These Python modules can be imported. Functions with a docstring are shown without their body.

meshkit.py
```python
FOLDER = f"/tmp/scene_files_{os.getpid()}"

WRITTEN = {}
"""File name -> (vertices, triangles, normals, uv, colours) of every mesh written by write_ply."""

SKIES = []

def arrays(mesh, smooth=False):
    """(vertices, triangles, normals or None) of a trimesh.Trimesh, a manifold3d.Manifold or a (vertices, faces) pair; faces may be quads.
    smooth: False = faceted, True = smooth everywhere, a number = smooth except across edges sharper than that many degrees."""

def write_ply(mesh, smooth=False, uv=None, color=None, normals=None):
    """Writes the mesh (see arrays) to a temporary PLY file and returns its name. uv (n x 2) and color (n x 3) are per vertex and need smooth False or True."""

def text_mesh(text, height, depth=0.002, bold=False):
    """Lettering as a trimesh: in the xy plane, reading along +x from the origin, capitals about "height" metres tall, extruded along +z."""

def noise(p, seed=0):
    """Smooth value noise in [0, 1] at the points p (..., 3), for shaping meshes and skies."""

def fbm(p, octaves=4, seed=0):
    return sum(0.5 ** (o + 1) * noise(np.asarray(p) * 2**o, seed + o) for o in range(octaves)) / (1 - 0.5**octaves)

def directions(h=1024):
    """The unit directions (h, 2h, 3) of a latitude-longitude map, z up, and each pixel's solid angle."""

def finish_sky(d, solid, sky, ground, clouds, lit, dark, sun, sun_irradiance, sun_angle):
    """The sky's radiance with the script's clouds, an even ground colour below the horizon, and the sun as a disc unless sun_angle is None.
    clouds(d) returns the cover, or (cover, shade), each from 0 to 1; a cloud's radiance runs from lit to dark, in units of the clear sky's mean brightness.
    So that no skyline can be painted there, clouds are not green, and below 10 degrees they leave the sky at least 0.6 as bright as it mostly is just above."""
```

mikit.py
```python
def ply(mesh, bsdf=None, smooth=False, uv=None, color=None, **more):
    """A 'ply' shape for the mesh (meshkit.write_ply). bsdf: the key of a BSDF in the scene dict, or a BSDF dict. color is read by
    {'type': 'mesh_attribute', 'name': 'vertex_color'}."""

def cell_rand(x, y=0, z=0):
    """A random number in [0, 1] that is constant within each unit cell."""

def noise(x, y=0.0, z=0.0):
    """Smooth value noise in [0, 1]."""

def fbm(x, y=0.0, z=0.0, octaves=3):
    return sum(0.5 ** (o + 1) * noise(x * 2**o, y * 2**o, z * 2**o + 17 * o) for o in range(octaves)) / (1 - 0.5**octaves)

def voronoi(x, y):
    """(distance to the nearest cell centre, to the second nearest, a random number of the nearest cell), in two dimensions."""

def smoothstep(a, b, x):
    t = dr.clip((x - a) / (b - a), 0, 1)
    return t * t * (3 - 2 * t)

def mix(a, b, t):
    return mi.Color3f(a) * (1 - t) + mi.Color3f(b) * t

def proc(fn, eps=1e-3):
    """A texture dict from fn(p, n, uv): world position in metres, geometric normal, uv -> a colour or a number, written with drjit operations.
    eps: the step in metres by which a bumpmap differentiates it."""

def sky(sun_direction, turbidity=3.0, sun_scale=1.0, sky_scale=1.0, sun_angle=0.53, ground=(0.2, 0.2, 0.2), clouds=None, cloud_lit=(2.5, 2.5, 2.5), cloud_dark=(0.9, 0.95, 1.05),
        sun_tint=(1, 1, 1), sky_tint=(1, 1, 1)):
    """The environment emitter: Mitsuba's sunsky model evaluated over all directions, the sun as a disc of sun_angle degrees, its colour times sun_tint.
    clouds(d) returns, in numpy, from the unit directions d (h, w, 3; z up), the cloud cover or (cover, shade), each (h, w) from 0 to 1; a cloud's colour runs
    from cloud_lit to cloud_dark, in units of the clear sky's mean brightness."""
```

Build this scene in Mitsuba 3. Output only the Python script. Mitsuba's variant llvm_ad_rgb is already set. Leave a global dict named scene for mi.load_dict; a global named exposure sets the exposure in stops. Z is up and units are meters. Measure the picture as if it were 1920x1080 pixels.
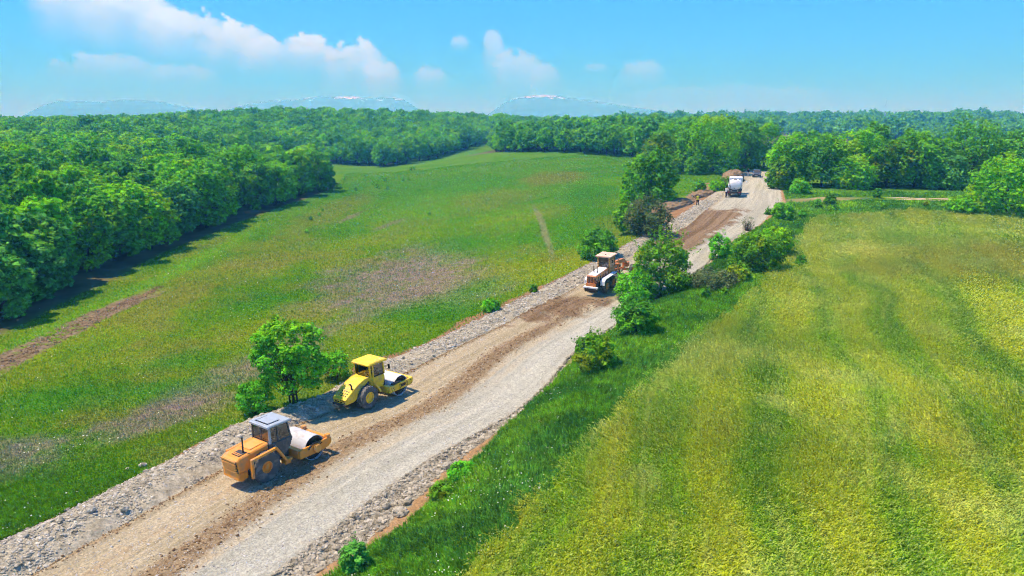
import math, random
import numpy as np, trimesh, manifold3d, shapely.geometry as sg
import drjit as dr, mitsuba as mi, mikit, meshkit
from mikit import noise, fbm, cell_rand, smoothstep, mix, proc
from scipy.interpolate import RBFInterpolator, RegularGridInterpolator

T = mi.ScalarTransform4f
scene, labels = {}, {}

# ------------------------------------------------------------------ camera, sky, exposure
CAM = (0.0, 0.0, 18.0)
PITCH = math.radians(13.1)
scene['camera'] = {'type': 'perspective', 'fov': 70.0, 'fov_axis': 'x', 'near_clip': 0.5, 'far_clip': 60000.0,
                   'to_world': T().look_at(origin=list(CAM), target=[0, math.cos(PITCH), 18.0 - math.sin(PITCH)], up=[0, 0, 1]),
                   'medium': {'type': 'ref', 'id': 'air'}}
SUN = (-0.42, 0.06, 0.905)
exposure = 2.1


def clouds(d):
    az = np.degrees(np.arctan2(d[..., 0], d[..., 1]))
    el = np.degrees(np.arcsin(np.clip(d[..., 2], -1, 1)))
    q = np.stack([az * 0.42, el * 0.62, az * 0], -1)
    warp = np.stack([meshkit.fbm(q * 1.7 + 31, 3, 17) - .5, meshkit.fbm(q * 1.7 + 57, 3, 19) - .5, az * 0], -1)
    q = q + .5 * warp

    def billow(k, o, seed):
        return 1 - np.abs(2 * meshkit.fbm(q * k + o, o, seed) - 1)
    puff = .5 * billow(1.5, 3, 11) + .32 * billow(3.4, 3, 12) + .18 * billow(8.0, 2, 13)
    # cumulus banks over the mountains: azimuth, elevation of the base line, half width, height above it, strength
    banks = [(-29.0, 6.1, 2.4, 2.5, 1.0), (-26.0, 5.7, 3.0, 2.6, 1.0), (-22.8, 4.9, 2.8, 2.2, 1.0), (-19.6, 4.3, 2.3, 2.1, 1.0), (-17.8, 3.9, 1.7, 1.5, .9), (-14.6, 3.9, 1.9, 1.7, .95), (-11.6, 3.2, 2.4, 2.2, .9), (-9.6, 2.2, 1.6, 1.8, .7),
             (-31.0, 7.2, 1.1, 1.1, .8), (-27.8, 2.9, 3.4, 1.1, .55), (-23.2, 2.6, 2.4, .9, .5), (-35.2, 7.0, 1.2, 1.3, .5), (-6.0, 2.6, 1.3, 1.0, .55), (-1.3, 4.0, .9, 2.0, .6), (.6, 2.8, 2.0, 1.9, .6), (2.6, 2.5, 1.2, 1.3, .5),
             (-3.8, 5.2, .7, .6, .6), (9.9, 2.9, 1.6, 1.2, .45), (6.4, 3.5, .9, .4, .4), (17.0, 1.0, 8.0, 1.2, .22), (-60, 7, 9, 5, .8), (60, 10, 12, 5, .7), (130, 10, 14, 6, .8), (-130, 12, 12, 6, .8)]
    clear, bright = np.ones_like(az), np.zeros_like(az)
    for a, e, w, h, s in banks:
        u, v = (az - a) / (1.15 * w), el - e
        u = u + .5 * (puff - .6)
        top = h * np.sqrt(np.clip(1 - u * u, 0, 1)) * (.25 + 1.15 * puff)
        edge = np.clip((top - v) / (.10 + .30 * h * (1 - s)) + .1, 0, 1)
        rise = np.clip((v + .75 * h) / (1.25 * h), 0, 1) ** 1.3
        side = np.clip((1.02 - np.abs(u)) / .5, 0, 1)
        alpha = s * edge * rise * side * np.clip(.35 + 1.0 * puff, 0, 1)
        clear = clear * (1 - np.clip(alpha, 0, 1))
        bright = np.maximum(bright, np.clip(v / h, 0, 1) * np.clip(alpha, 0, 1))
    shade = np.clip(.95 - .75 * bright - .8 * (puff - .55), 0, 1)
    return .95 * (1 - clear), shade * .8


scene['sky'] = mikit.sky(SUN, turbidity=2.5, clouds=clouds, cloud_lit=(2.0, 2.6, 3.3), cloud_dark=(0.8, 1.45, 2.2), sky_tint=(0.22, 0.81, 1.8), ground=(0.1, 0.14, 0.06))
HAZE = 3.1e-4
scene['air'] = {'type': 'homogeneous', 'albedo': {'type': 'rgb', 'value': [0.82, 0.94, 0.995]}, 'sigma_t': {'type': 'rgb', 'value': [HAZE * 0.20, HAZE * 0.92, HAZE * 1.9]}}


# ------------------------------------------------------------------ lie of the land (metres; x right, y away from the camera)
def znode(ys, xs):
    """A piecewise-linear function of y that runs in numpy and in drjit."""
    ys, xs = [float(v) for v in ys], [float(v) for v in xs]
    k = [(b - a) / (d - c) for a, b, c, d in zip(xs, xs[1:], ys, ys[1:])]

    def f(y):
        mx = np.maximum if isinstance(y, np.ndarray) else dr.maximum
        out = xs[0] + k[0] * (y - ys[0])
        for i in range(1, len(k)):
            out = out + (k[i] - k[i - 1]) * mx(y - ys[i], 0.0)
        return out
    return f


YR = [0, 26, 30, 36, 42, 48, 56, 64, 76, 85, 94, 106, 120, 150, 172, 190, 230]
road_z = znode([0, 45, 58, 72, 90, 108, 126, 180, 230], [0, 0, 0.5, 1.8, 3.8, 5.0, 5.4, 5.4, 4.4])
# pitch of the four lines along the road: outer foot of the stone berm, left and right edge of the running surface, outer edge of the right-hand rubble
X_BERM = znode([0, 26, 30.5, 36.5, 41, 45, 50.7, 55, 62, 69, 76, 85, 93, 106, 128, 150, 172, 190, 230], [-38, -23.5, -21.0, -18.2, -16.5, -12.6, -10.5, -7.2, -2.6, 2.2, 6.9, 13.2, 18.6, 25.6, 35.5, 44.1, 53, 63, 92])
X_BED = znode([0, 26, 30, 35, 40, 43.6, 50.7, 57.7, 67, 83, 95, 117, 157, 190, 230], [-33, -19.4, -17.5, -15.3, -13.5, -10.9, -7.0, -2.6, 4.1, 14.8, 23, 33.2, 49.3, 66, 95])
X_GRAVEL = znode([0, 26, 31, 36.4, 39, 42.8, 47.5, 52.8, 56.4, 78, 85.5, 93.4, 110.7, 144, 172, 190, 230], [-22, -9.9, -7.5, -4.6, -2.7, 0, 2.3, 4.2, 6.0, 21, 24.7, 30.2, 39.6, 51.7, 59.7, 70, 100])
X_VERGE = znode([0, 26, 29.5, 32, 35.9, 42.3, 47.6, 52.8, 56.4, 78, 85.5, 93.4, 110.7, 144, 172, 190, 230], [-19, -7.6, -5.1, -4.05, -2.5, 0.3, 2.75, 4.6, 6.4, 21.5, 25.4, 31.4, 41.6, 52.5, 60.4, 70.8, 101])
X_WHEAT = znode([0, 24, 28.5, 32, 38, 45.4, 54, 66.8, 88.8, 100, 140], [-11, -2.2, -0.3, 2.3, 5.7, 9.5, 15.1, 23, 35.3, 41, 60])
Y_WHEAT = znode([-50, 20, 44, 56.4, 73, 100, 200], [100, 100, 101, 104.2, 104.2, 104.5, 108])
X_WOOD = znode([0, 45, 62.6, 100, 150, 197, 230], [-44, -44.5, -45.6, -49, -48, -47.3, -52])

LAND = [(-22, 22, -.2), (-40, 30, -.8), (-26, 42, -.7), (-40, 55, -.9), (-27, 55, -.8), (-40, 80, -.9), (-26, 75, -.6), (-12, 60, -.2), (-12, 86, 0), (-2, 75, .8), (4, 90, 2.0), (-8, 100, .6),
        (5, 110, 3.0), (8, 130, 3.2), (15, 105, 3.6), (22, 125, 4.8), (-10, 130, .8), (-32, 137, 0), (-40, 110, -.5), (-40, 180, -.3), (-20, 180, .6), (10, 178, 4.0), (28, 175, 5.2),
        (-68, 296, -1), (-50, 286, -1), (-35, 325, 0), (-12, 421, 3.6), (-6, 281, 5.2), (7, 250, 6.2), (33, 220, 6.3), (45, 185, 6.2), (-20, 330, 2),
        (-60, 60, -.4), (-90, 130, 1.5), (-140, 130, 3.2), (-140, 220, 4.2), (-220, 220, 5), (-135, 310, 6), (-60, 220, .5), (-90, 250, 1.5), (-130, 450, 13.5), (-45, 540, 12.5), (-260, 540, 7.5),
        (-200, 380, 7.5), (0, 630, 10), (90, 540, 7), (90, 360, 7), (180, 360, 6), (130, 230, 5.5), (90, 180, 5.2), (150, 150, 4.8), (90, 130, 5.2), (60, 125, 5.4), (55, 113, 5.4), (75, 116, 5.2),
        (12, 62, 2.2), (10, 40, 2.1), (3, 25, 1.6), (20, 22, 2), (45, 25, 2), (25, 50, 2.6), (55, 60, 3.0), (40, 80, 3.6), (75, 95, 4.3), (50, 98, 4.2), (110, 100, 4.4), (90, 50, 3),
        (0, -30, 0), (-80, -30, -1), (80, -30, 1), (-350, 300, 9), (-400, 700, 11), (350, 300, 3), (300, 100, 3), (240, 620, 2), (480, 700, 4), (100, 800, 8)]
LAND = np.array(LAND, float)
_tps = RBFInterpolator(LAND[:, :2] / 100, LAND[:, 2], kernel='thin_plate_spline', smoothing=0.002)


def ridge(x, y):
    """The far wooded ridge on the right and the low country beyond."""
    r = np.hypot(x, y)
    a = np.degrees(np.arctan2(x, y))
    k = np.clip((a - 3) / 9, 0, 1)
    k = k * k * (3 - 2 * k)
    return (4 + 8.5 * np.clip((r - 640) / 300, 0, 1) ** 1.3) * k + (1 - k) * (4 + 0 * r)


def natural(x, y):
    x, y = np.asarray(x, float), np.asarray(y, float)
    shape = x.shape
    x, y = x.ravel(), y.ravel()
    out = np.zeros(len(x))
    for i in range(0, len(x), 40000):
        q = np.stack([np.clip(x[i:i + 40000], -420, 500), np.clip(y[i:i + 40000], -60, 820)], -1)
        out[i:i + 40000] = _tps(q / 100)
    r = np.hypot(x, y)
    w = np.clip((r - 480) / 260, 0, 1)
    w = w * w * (3 - 2 * w)
    out = out * (1 - w) + ridge(x, y) * w
    n = np.stack([x, y, 0 * x], -1)
    out = out + (meshkit.fbm(n / 9.0, 3, 4) - 0.5) * 0.5 * (r < 400) + (meshkit.fbm(n / 2.2, 2, 9) - 0.5) * 0.14 * (r < 200)
    return out.reshape(shape)


def land(x, y):
    """Height of the ground sheet: natural ground, cut and filled to the road."""
    x, y = np.asarray(x, float), np.asarray(y, float)
    h = natural(x, y)
    z = road_z(y)
    dl, dv = (X_BERM(y) - x) * 0.86, (x - X_VERGE(y)) * 0.86
    t = np.clip(np.where(dl > 0, dl / 5.0, np.where(dv > 0, dv / 4.2, 0)), 0, 1)
    t = np.where(dl > 0, t * t * (3 - 2 * t), 1 - (1 - t) ** 1.6)
    near = (y > -5) & (y < 195)
    edge = np.clip((195 - y) / 25, 0, 1)
    inside = (dl < 0) & (dv < 0) & near
    h2 = z * (1 - t) + h * t
    h2 = np.where(near, h2 * edge + h * (1 - edge), h)
    depth = np.minimum(-dl, -dv)
    return np.where(inside, h2 - 0.25 * np.clip(depth / 0.4, 0, 1), h2)


# ------------------------------------------------------------------ helpers
def thin(col, trans=0.6, rough=0.55, spec=0.3):
    return {'type': 'principledthin', 'base_color': col, 'roughness': rough, 'diff_trans': trans, 'eta': 1.025, 'spec_trans': 0.0}


def matte(col):
    return {'type': 'twosided', 'nested': {'type': 'diffuse', 'reflectance': col}}


def rgb(*c):
    return {'type': 'rgb', 'value': list(c)}


def C(*c):
    return mi.Color3f(*c)


def blob(p, x, y, rx, ry, turn=0.0, soft=0.5, wob=0.6):
    """Cover 0..1 of a patch of different growth on the ground: a rough-edged ellipse."""
    c, s = math.cos(turn), math.sin(turn)
    u, v = ((p.x - x) * c + (p.y - y) * s) / rx, ((p.y - y) * c - (p.x - x) * s) / ry
    r = dr.sqrt(u * u + v * v) + (fbm(p.x * 0.35, p.y * 0.35, 3.0) - 0.5) * wob + (noise(p.x * 1.9, p.y * 1.9, 5.0) - 0.5) * 0.35
    return 1 - smoothstep(1 - soft, 1 + soft * 0.5, r)


def meadow_rgb(p):
    n1, n2 = fbm(p.x * 0.05, p.y * 0.05, 1.0), fbm(p.x * 0.22, p.y * 0.16, 2.0)
    n3 = noise(p.x * 2.3, p.y * 2.3, 3.0)
    c = mix(C(.076, .172, .006), C(.158, .214, .010), smoothstep(.35, .65, n1 * 0.6 + n2 * 0.4))
    c = mix(c, C(.150, .160, .030), smoothstep(.52, .72, n2) * 0.55)
    far = smoothstep(85.0, 150.0, p.y)
    c = mix(c, C(.066, .205, .010), far * 0.68)
    c = mix(c, C(.115, .245, .010), blob(p, -42.6, 88, 2.0, 40, .02, .6, .5) * .8)
    purple, fresh, ochre = C(.215, .165, .135), C(.040, .170, .008), C(.165, .175, .030)
    for x, y, rx, ry, a, k in ((-13, 84, 9, 19, -.1, .85), (-6, 78, 6, 10, 0, .6), (-22, 44.5, 3.2, 5.5, -.5, .8), (-20.5, 52, 2.4, 9, -.45, .65), (-29, 38, 4.5, 3, -.3, .7), (-18, 60, 2.5, 8, -.4, .5),
                               (-30, 138, 1.0, 9, -.1, .75), (-21, 126, 1.2, 8, -.25, .5), (-11, 72, 9, 5, 0, .5)):
        c = mix(c, purple, blob(p, x, y, rx, ry, a, .7, .9) * k * (.45 + .75 * n3))
    for x, y, rx, ry, a, k in ((-26, 74.5, 4, 5, 0, .9), (-26.5, 55, 2.6, 4, -.3, .9), (-29, 48, 9, 2.8, .25, .8), (-7.5, 100, 5, 7, 0, .9), (-8, 66, 5, 6, -.3, .8), (-4, 74, 3, 6, -.5, .8), (5, 96, 5, 12, -.3, .7),
                               (-30, 180, 20, 14, 0, .6), (14, 130, 6, 40, -.1, .7), (-14, 44, 3, 6, -.3, .6), (-17, 38, 4, 4, -.3, .5), (-4, 108, 9, 8, 0, .5)):
        c = mix(c, fresh, blob(p, x, y, rx, ry, a, .8, .9) * k * .8)
    for x, y, rx, ry, a, k in ((10, 178, 9, 16, 0, .8), (-36, 150, 5, 40, 0, .5), (-3, 150, 10, 18, 0, .45), (-34, 96, 6, 22, 0, .4), (6, 120, 4, 10, 0, .4)):
        c = mix(c, ochre, blob(p, x, y, rx, ry, a) * k)
    c = mix(c, C(.20, .20, .10), blob(p, 4.4, 108, .55, 26, .02, .5, .2) * .7)
    # ploughed strip beside the wood
    xs = -40.3 - (p.y - 60) * 0.0 + (fbm(p.y * .12, 9.0) - .5) * 1.2
    strip = smoothstep(1.7, 1.25, dr.abs(p.x - xs) + (n3 - .5) * .5) * smoothstep(86.0, 78.0, p.y + n2 * 6)
    rows = dr.abs(dr.sin((p.x - xs) * 6.5 + n2 * 2.0))
    c = mix(c, mix(C(.15, .105, .065), C(.24, .18, .12), rows * .6 + n3 * .4), strip * smoothstep(.25, .5, n3 * .5 + n2 * .6) * .92)
    return c * (0.72 + 0.56 * noise(p.x * 5.1, p.y * 5.1, 8.0) * 0.6 + 0.56 * n3 * 0.4)


def wheat_rgb(p):
    wx = p.x + (fbm(p.x * .05, p.y * .05, 21.0) - .5) * 5
    st = wx - 0.24 * (p.y - 20) - 0.0016 * p.x * p.y
    rows = 0.5 + 0.5 * dr.sin(st * 1.25 + (fbm(st * .3, p.y * .02, 4.0) - .5) * 5)
    n1, n2, n3 = fbm(p.x * .09, p.y * .06, 31.0), fbm(p.x * .4, p.y * .25, 32.0), fbm(p.x * 1.3, p.y * .9, 33.0)
    c = mix(C(.185, .320, .012), C(.315, .365, .018), smoothstep(.34, .66, n1 * .42 + n2 * .22 + rows * .24 + n3 * .12))
    c = mix(c, C(.070, .185, .014), smoothstep(.80, 1.0, 1 - rows) * smoothstep(.40, .62, n1 + .05) * (.18 + .30 * smoothstep(4.0, 14.0, p.x - .1 * p.y)))
    thin_rows = 0.5 + 0.5 * dr.sin(st * 4.3 + (fbm(st * .5, p.y * .03, 14.0) - .5) * 5)
    c = mix(c, C(.40, .44, .08), smoothstep(.72, 1.0, thin_rows) * smoothstep(.42, .62, n2) * .45)
    pale = C(.43, .45, .10)
    for x, y, rx, ry, a, k in ((36, 88, 8, 4, .5, .6), (38, 80, 5, 4, .3, .65), (12.5, 46, 5, 3, .7, .6), (16, 47, 1.6, 4, .7, .55), (31, 70, 3, 2, 0, .6), (24, 59, 4, 3, .5, .4), (4, 36, 3, 1.3, .9, .6), (17, 31, .9, 6, .25, .4),
                               (23, 30, .8, 6, .4, .35), (27, 78, 4, 3, .8, .4), (44, 92, 9, 4, 0, .35)):
        c = mix(c, pale, blob(p, x, y, rx, ry, a, .8, 1.1) * k * (.55 + .9 * n3))
    c = mix(c, C(.33, .26, .05), blob(p, 50, 75, 15, 10, .3, .8, .8) * .5)
    c = mix(c, C(.34, .27, .04), smoothstep(.54, .74, fbm(p.x * .14, p.y * .10, 35.0)) * .25)
    c = mix(c, C(.38, .42, .10), smoothstep(.56, .74, fbm(p.x * .33, p.y * .26, 36.0)) * .5)
    return c * (0.75 + 0.5 * noise(p.x * 6.3, p.y * 6.3, 8.0))


def bank_rgb(p):
    n1, n2 = fbm(p.x * .3, p.y * .3, 41.0), noise(p.x * 3, p.y * 3, 42.0)
    c = mix(C(.056, .152, .016), C(.112, .222, .012), smoothstep(.35, .65, n1))
    return c * (.7 + .6 * n2)


def track_y(x):
    return 117.3 + (x - 46) * 0.012 + (np.sin(x * .22) if isinstance(x, np.ndarray) else dr.sin(x * .22)) * .7


def ground_rgb(p, n, uv):
    y, x = p.y, p.x
    n2 = fbm(x * .5, y * .5, 51.0)
    c = meadow_rgb(p)
    right = smoothstep(-.4, .4, x - X_VERGE(y))
    c = mix(c, bank_rgb(p), right)
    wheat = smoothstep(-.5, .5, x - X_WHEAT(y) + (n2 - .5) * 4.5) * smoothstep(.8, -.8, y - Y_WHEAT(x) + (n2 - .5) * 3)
    c = mix(c, wheat_rgb(p) * 0.80, wheat)  # ground under the crop painted darker: shade among the stems, lower stem colour
    # bare soil at the foot of the bank and on the cutting left of the road
    soil = mix(C(.23, .145, .07), C(.38, .27, .155), fbm(x * 1.7, y * 1.7, 52.0))
    dv = x - X_VERGE(y)
    c = mix(c, soil, smoothstep(.55, .15, dv + (n2 - .5) * 1.6) * smoothstep(-.1, 0., dv) * smoothstep(60.0, 48.0, y) * .9)
    dl = X_BERM(y) - x
    wide = 0.35 + 1.1 * smoothstep(56.0, 62.0, y) * smoothstep(76.0, 66.0, y) + 4.6 * smoothstep(94.0, 106.0, y) * smoothstep(160.0, 140.0, y) + 1.2 * smoothstep(49.0, 50.5, y) * smoothstep(60.0, 54.0, y)
    c = mix(c, soil * C(.92, .82, .8), smoothstep(1.0, .6, dl / wide + (n2 - .5) * 1.3) * smoothstep(-.1, 0., dl))
    # cart track across the far grass, two pale wheel lines
    ty = track_y(x)
    line = smoothstep(.85, .45, dr.abs(dr.abs(y - ty) - 1.0) + (n2 - .5) * .9) * smoothstep(41.0, 44.0, x) * smoothstep(76.0, 72.0, x)
    c = mix(c, C(.44, .36, .22), line * smoothstep(.40, .62, fbm(x * .12, 3.0, 55.0) + .2 * smoothstep(62.0, 66.0, x)))
    c = mix(c, C(.30, .25, .12), smoothstep(3.5, 1.0, dr.abs(y - ty + 1) + (n2 - .5) * 4) * smoothstep(42.0, 45.0, x) * smoothstep(58.0, 52.0, x) * .7)
    # under the woods
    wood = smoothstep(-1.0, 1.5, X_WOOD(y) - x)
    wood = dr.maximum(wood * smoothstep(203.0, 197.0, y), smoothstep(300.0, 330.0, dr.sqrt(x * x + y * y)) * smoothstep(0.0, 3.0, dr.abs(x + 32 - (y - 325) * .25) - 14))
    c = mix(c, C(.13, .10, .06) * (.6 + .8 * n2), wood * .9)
    field = smoothstep(1.0, .9, dr.sqrt(dr.square((x - 212) / 14) + dr.square((y - 640) / 26)))
    return mix(c, C(.27, .25, .20), field)


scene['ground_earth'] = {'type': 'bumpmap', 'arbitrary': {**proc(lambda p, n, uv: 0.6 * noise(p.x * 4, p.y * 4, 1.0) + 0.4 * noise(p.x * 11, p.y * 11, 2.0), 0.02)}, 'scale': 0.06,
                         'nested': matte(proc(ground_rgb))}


def straw(c, r):
    return mix(c * (1.2 + .9 * r), C(.46, .56, .10), smoothstep(.82, .97, r) * .45)


scene['meadow_blade'] = thin(proc(lambda p, n, uv: meadow_rgb(p) * (1.6 + 1.5 * cell_rand(dr.floor(p.x * 9), dr.floor(p.y * 9)))), .5)
scene['bank_blade'] = thin(proc(lambda p, n, uv: bank_rgb(p) * (1.6 + 1.5 * cell_rand(dr.floor(p.x * 9), dr.floor(p.y * 9)))), .5)
scene['wheat_blade'] = thin(proc(lambda p, n, uv: straw(wheat_rgb(p), cell_rand(dr.floor(p.x * 8), dr.floor(p.y * 8)))), .5)


_count = {}


def numbered(name):
    n = _count.get(name, 0)
    _count[name] = n + 1
    return name if n == 0 else f'{name}_{n:03d}'


def place(key, label=None, cat=None, group=None, kind=None):
    d = {}
    for k, v in (('label', label), ('category', cat), ('group', group), ('kind', kind)):
        if v:
            d[k] = v
    labels[key] = d
    return key


# ------------------------------------------------------------------ ground: one sheet to the horizon
def axis(a, b, step, ends, ratio=1.16):
    core = list(np.arange(a, b, step))
    for k, (start, stop) in enumerate(((a, ends[0]), (b, ends[1]))):
        v, s = start, step
        while (v > stop) if k == 0 else (v < stop):
            s *= ratio
            v = v - s if k == 0 else v + s
            core.append(v)
    return np.array(sorted(core))


def grid_mesh(X, Y, Z):
    n, m = X.shape
    i = np.arange(n * m).reshape(n, m)
    f = np.stack([i[:-1, :-1], i[:-1, 1:], i[1:, 1:], i[1:, :-1]], -1).reshape(-1, 4)
    return np.stack([X, Y, Z], -1).reshape(-1, 3), f


gx, gy = axis(-62, 88, .55, (-16000, 16000)), axis(18, 172, .55, (-16000, 16000))
GX, GY = np.meshgrid(gx, gy)
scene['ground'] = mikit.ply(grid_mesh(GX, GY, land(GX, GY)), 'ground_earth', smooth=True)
place('ground', 'green meadow, grassy bank and cropped field on rolling land', kind='structure')


# ------------------------------------------------------------------ road under construction
def road_lines(y):
    return np.stack([X_BERM(y), X_BED(y), X_GRAVEL(y), X_VERGE(y)], -1)


def road_x(y, v):
    L = road_lines(y)
    k = np.clip(np.floor(v).astype(int), 0, 2)
    a, b = np.take_along_axis(L, k[..., None], -1)[..., 0], np.take_along_axis(L, k[..., None] + 1, -1)[..., 0]
    return a + (b - a) * (v - k)


def sm(a, b, x):
    t = np.clip((x - a) / (b - a), 0, 1)
    return t * t * (3 - 2 * t)


def windrow(y):
    """Where (in lanes) the dark windrow of spread soil lies."""
    return 1.50 - 0.0020 * (y - 26) + 0.03 * np.sin(y * .31) if isinstance(y, np.ndarray) else 1.50 - 0.0020 * (y - 26) + 0.03 * dr.sin(y * .31)


def road_height(x, y, v):
    q = np.stack([x, y, 0 * x], -1)
    s = np.stack([v * 7, y * .12, 0 * x], -1)
    coarse, mid, fine = meshkit.fbm(q / 1.5, 3, 21) - .5, meshkit.fbm(q / .5, 2, 22) - .5, meshkit.noise(q / .2, 23) - .5
    berm_tall = .10 + .38 * np.exp(-((y - 30) / 8) ** 2) + .30 * np.exp(-((y - 42) / 5) ** 2) + .18 * np.exp(-((y - 49) / 4) ** 2) + .05
    berm = np.sin(np.pi * np.clip(v, 0, 1)) ** .7 * berm_tall + (.35 * coarse + .18 * mid + .1 * fine) * sm(0, .15, v) * sm(1.0, .9, v)
    lip = .07 * np.exp(-((v - 1.02) / .025) ** 2) * (.6 + 1.6 * np.clip(mid + .3, 0, 1))
    rut = (meshkit.fbm(np.stack([v * 16, y * .10, 0 * x], -1), 3, 31) - .5) * .10 + (meshkit.noise(np.stack([v * 45, y * .3, 0 * x], -1), 32) - .5) * .035
    band = np.exp(-((v - windrow(y)) / .085) ** 2) * sm(66, 58, y)
    soil = band * (.05 + .07 * mid + .05 * fine)
    patch = sm(.98, 1.03, v + .05 * coarse) * sm(1.78, 1.62, v + .3 * coarse) * sm(81, 84, y) * sm(108, 103, y + 4 * coarse)
    heap = sm(.94, 1.0, v) * sm(1.62, 1.5, v + .3 * coarse) * sm(61, 63, y + 3 * coarse) * sm(68, 66, y)
    soil = soil + patch * (.16 + .14 * mid + .06 * fine) + heap * (.12 + .2 * mid + .12 * fine)
    lanes = (rut + .02 * fine + .012 * mid) * sm(1.0, 1.08, v) * sm(2.1, 1.95, v) + lip + soil
    rubble = (-.16 * sm(2.0, 2.35, v) + .12 * sm(2.6, 3.0, v) + (.18 * mid + .10 * fine) * sm(2.0, 2.15, v) * sm(3, 2.9, v)) * sm(110, 60, y)
    return road_z(y) + berm + lanes + rubble + .012


ys = [4.0]
while ys[-1] < 178:
    ys.append(ys[-1] + max(.11, .0026 * ys[-1]))
ys = np.array(ys)
vs = np.concatenate([np.linspace(-.06, 0, 3)[:-1], np.linspace(0, 1, 26)[:-1], np.linspace(1, 2, 70)[:-1], np.linspace(2, 3, 26), [3.06]])
RY, RV = np.meshgrid(ys, vs, indexing='ij')
RVc = np.clip(RV, 0, 3)
RX = road_x(RY, RVc) + np.where(RV < 0, RV * 6, np.where(RV > 3, (RV - 3) * 6, 0))
RZ = road_height(RX, RY, RVc) - np.where((RV < 0) | (RV > 3), .22, 0)


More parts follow.
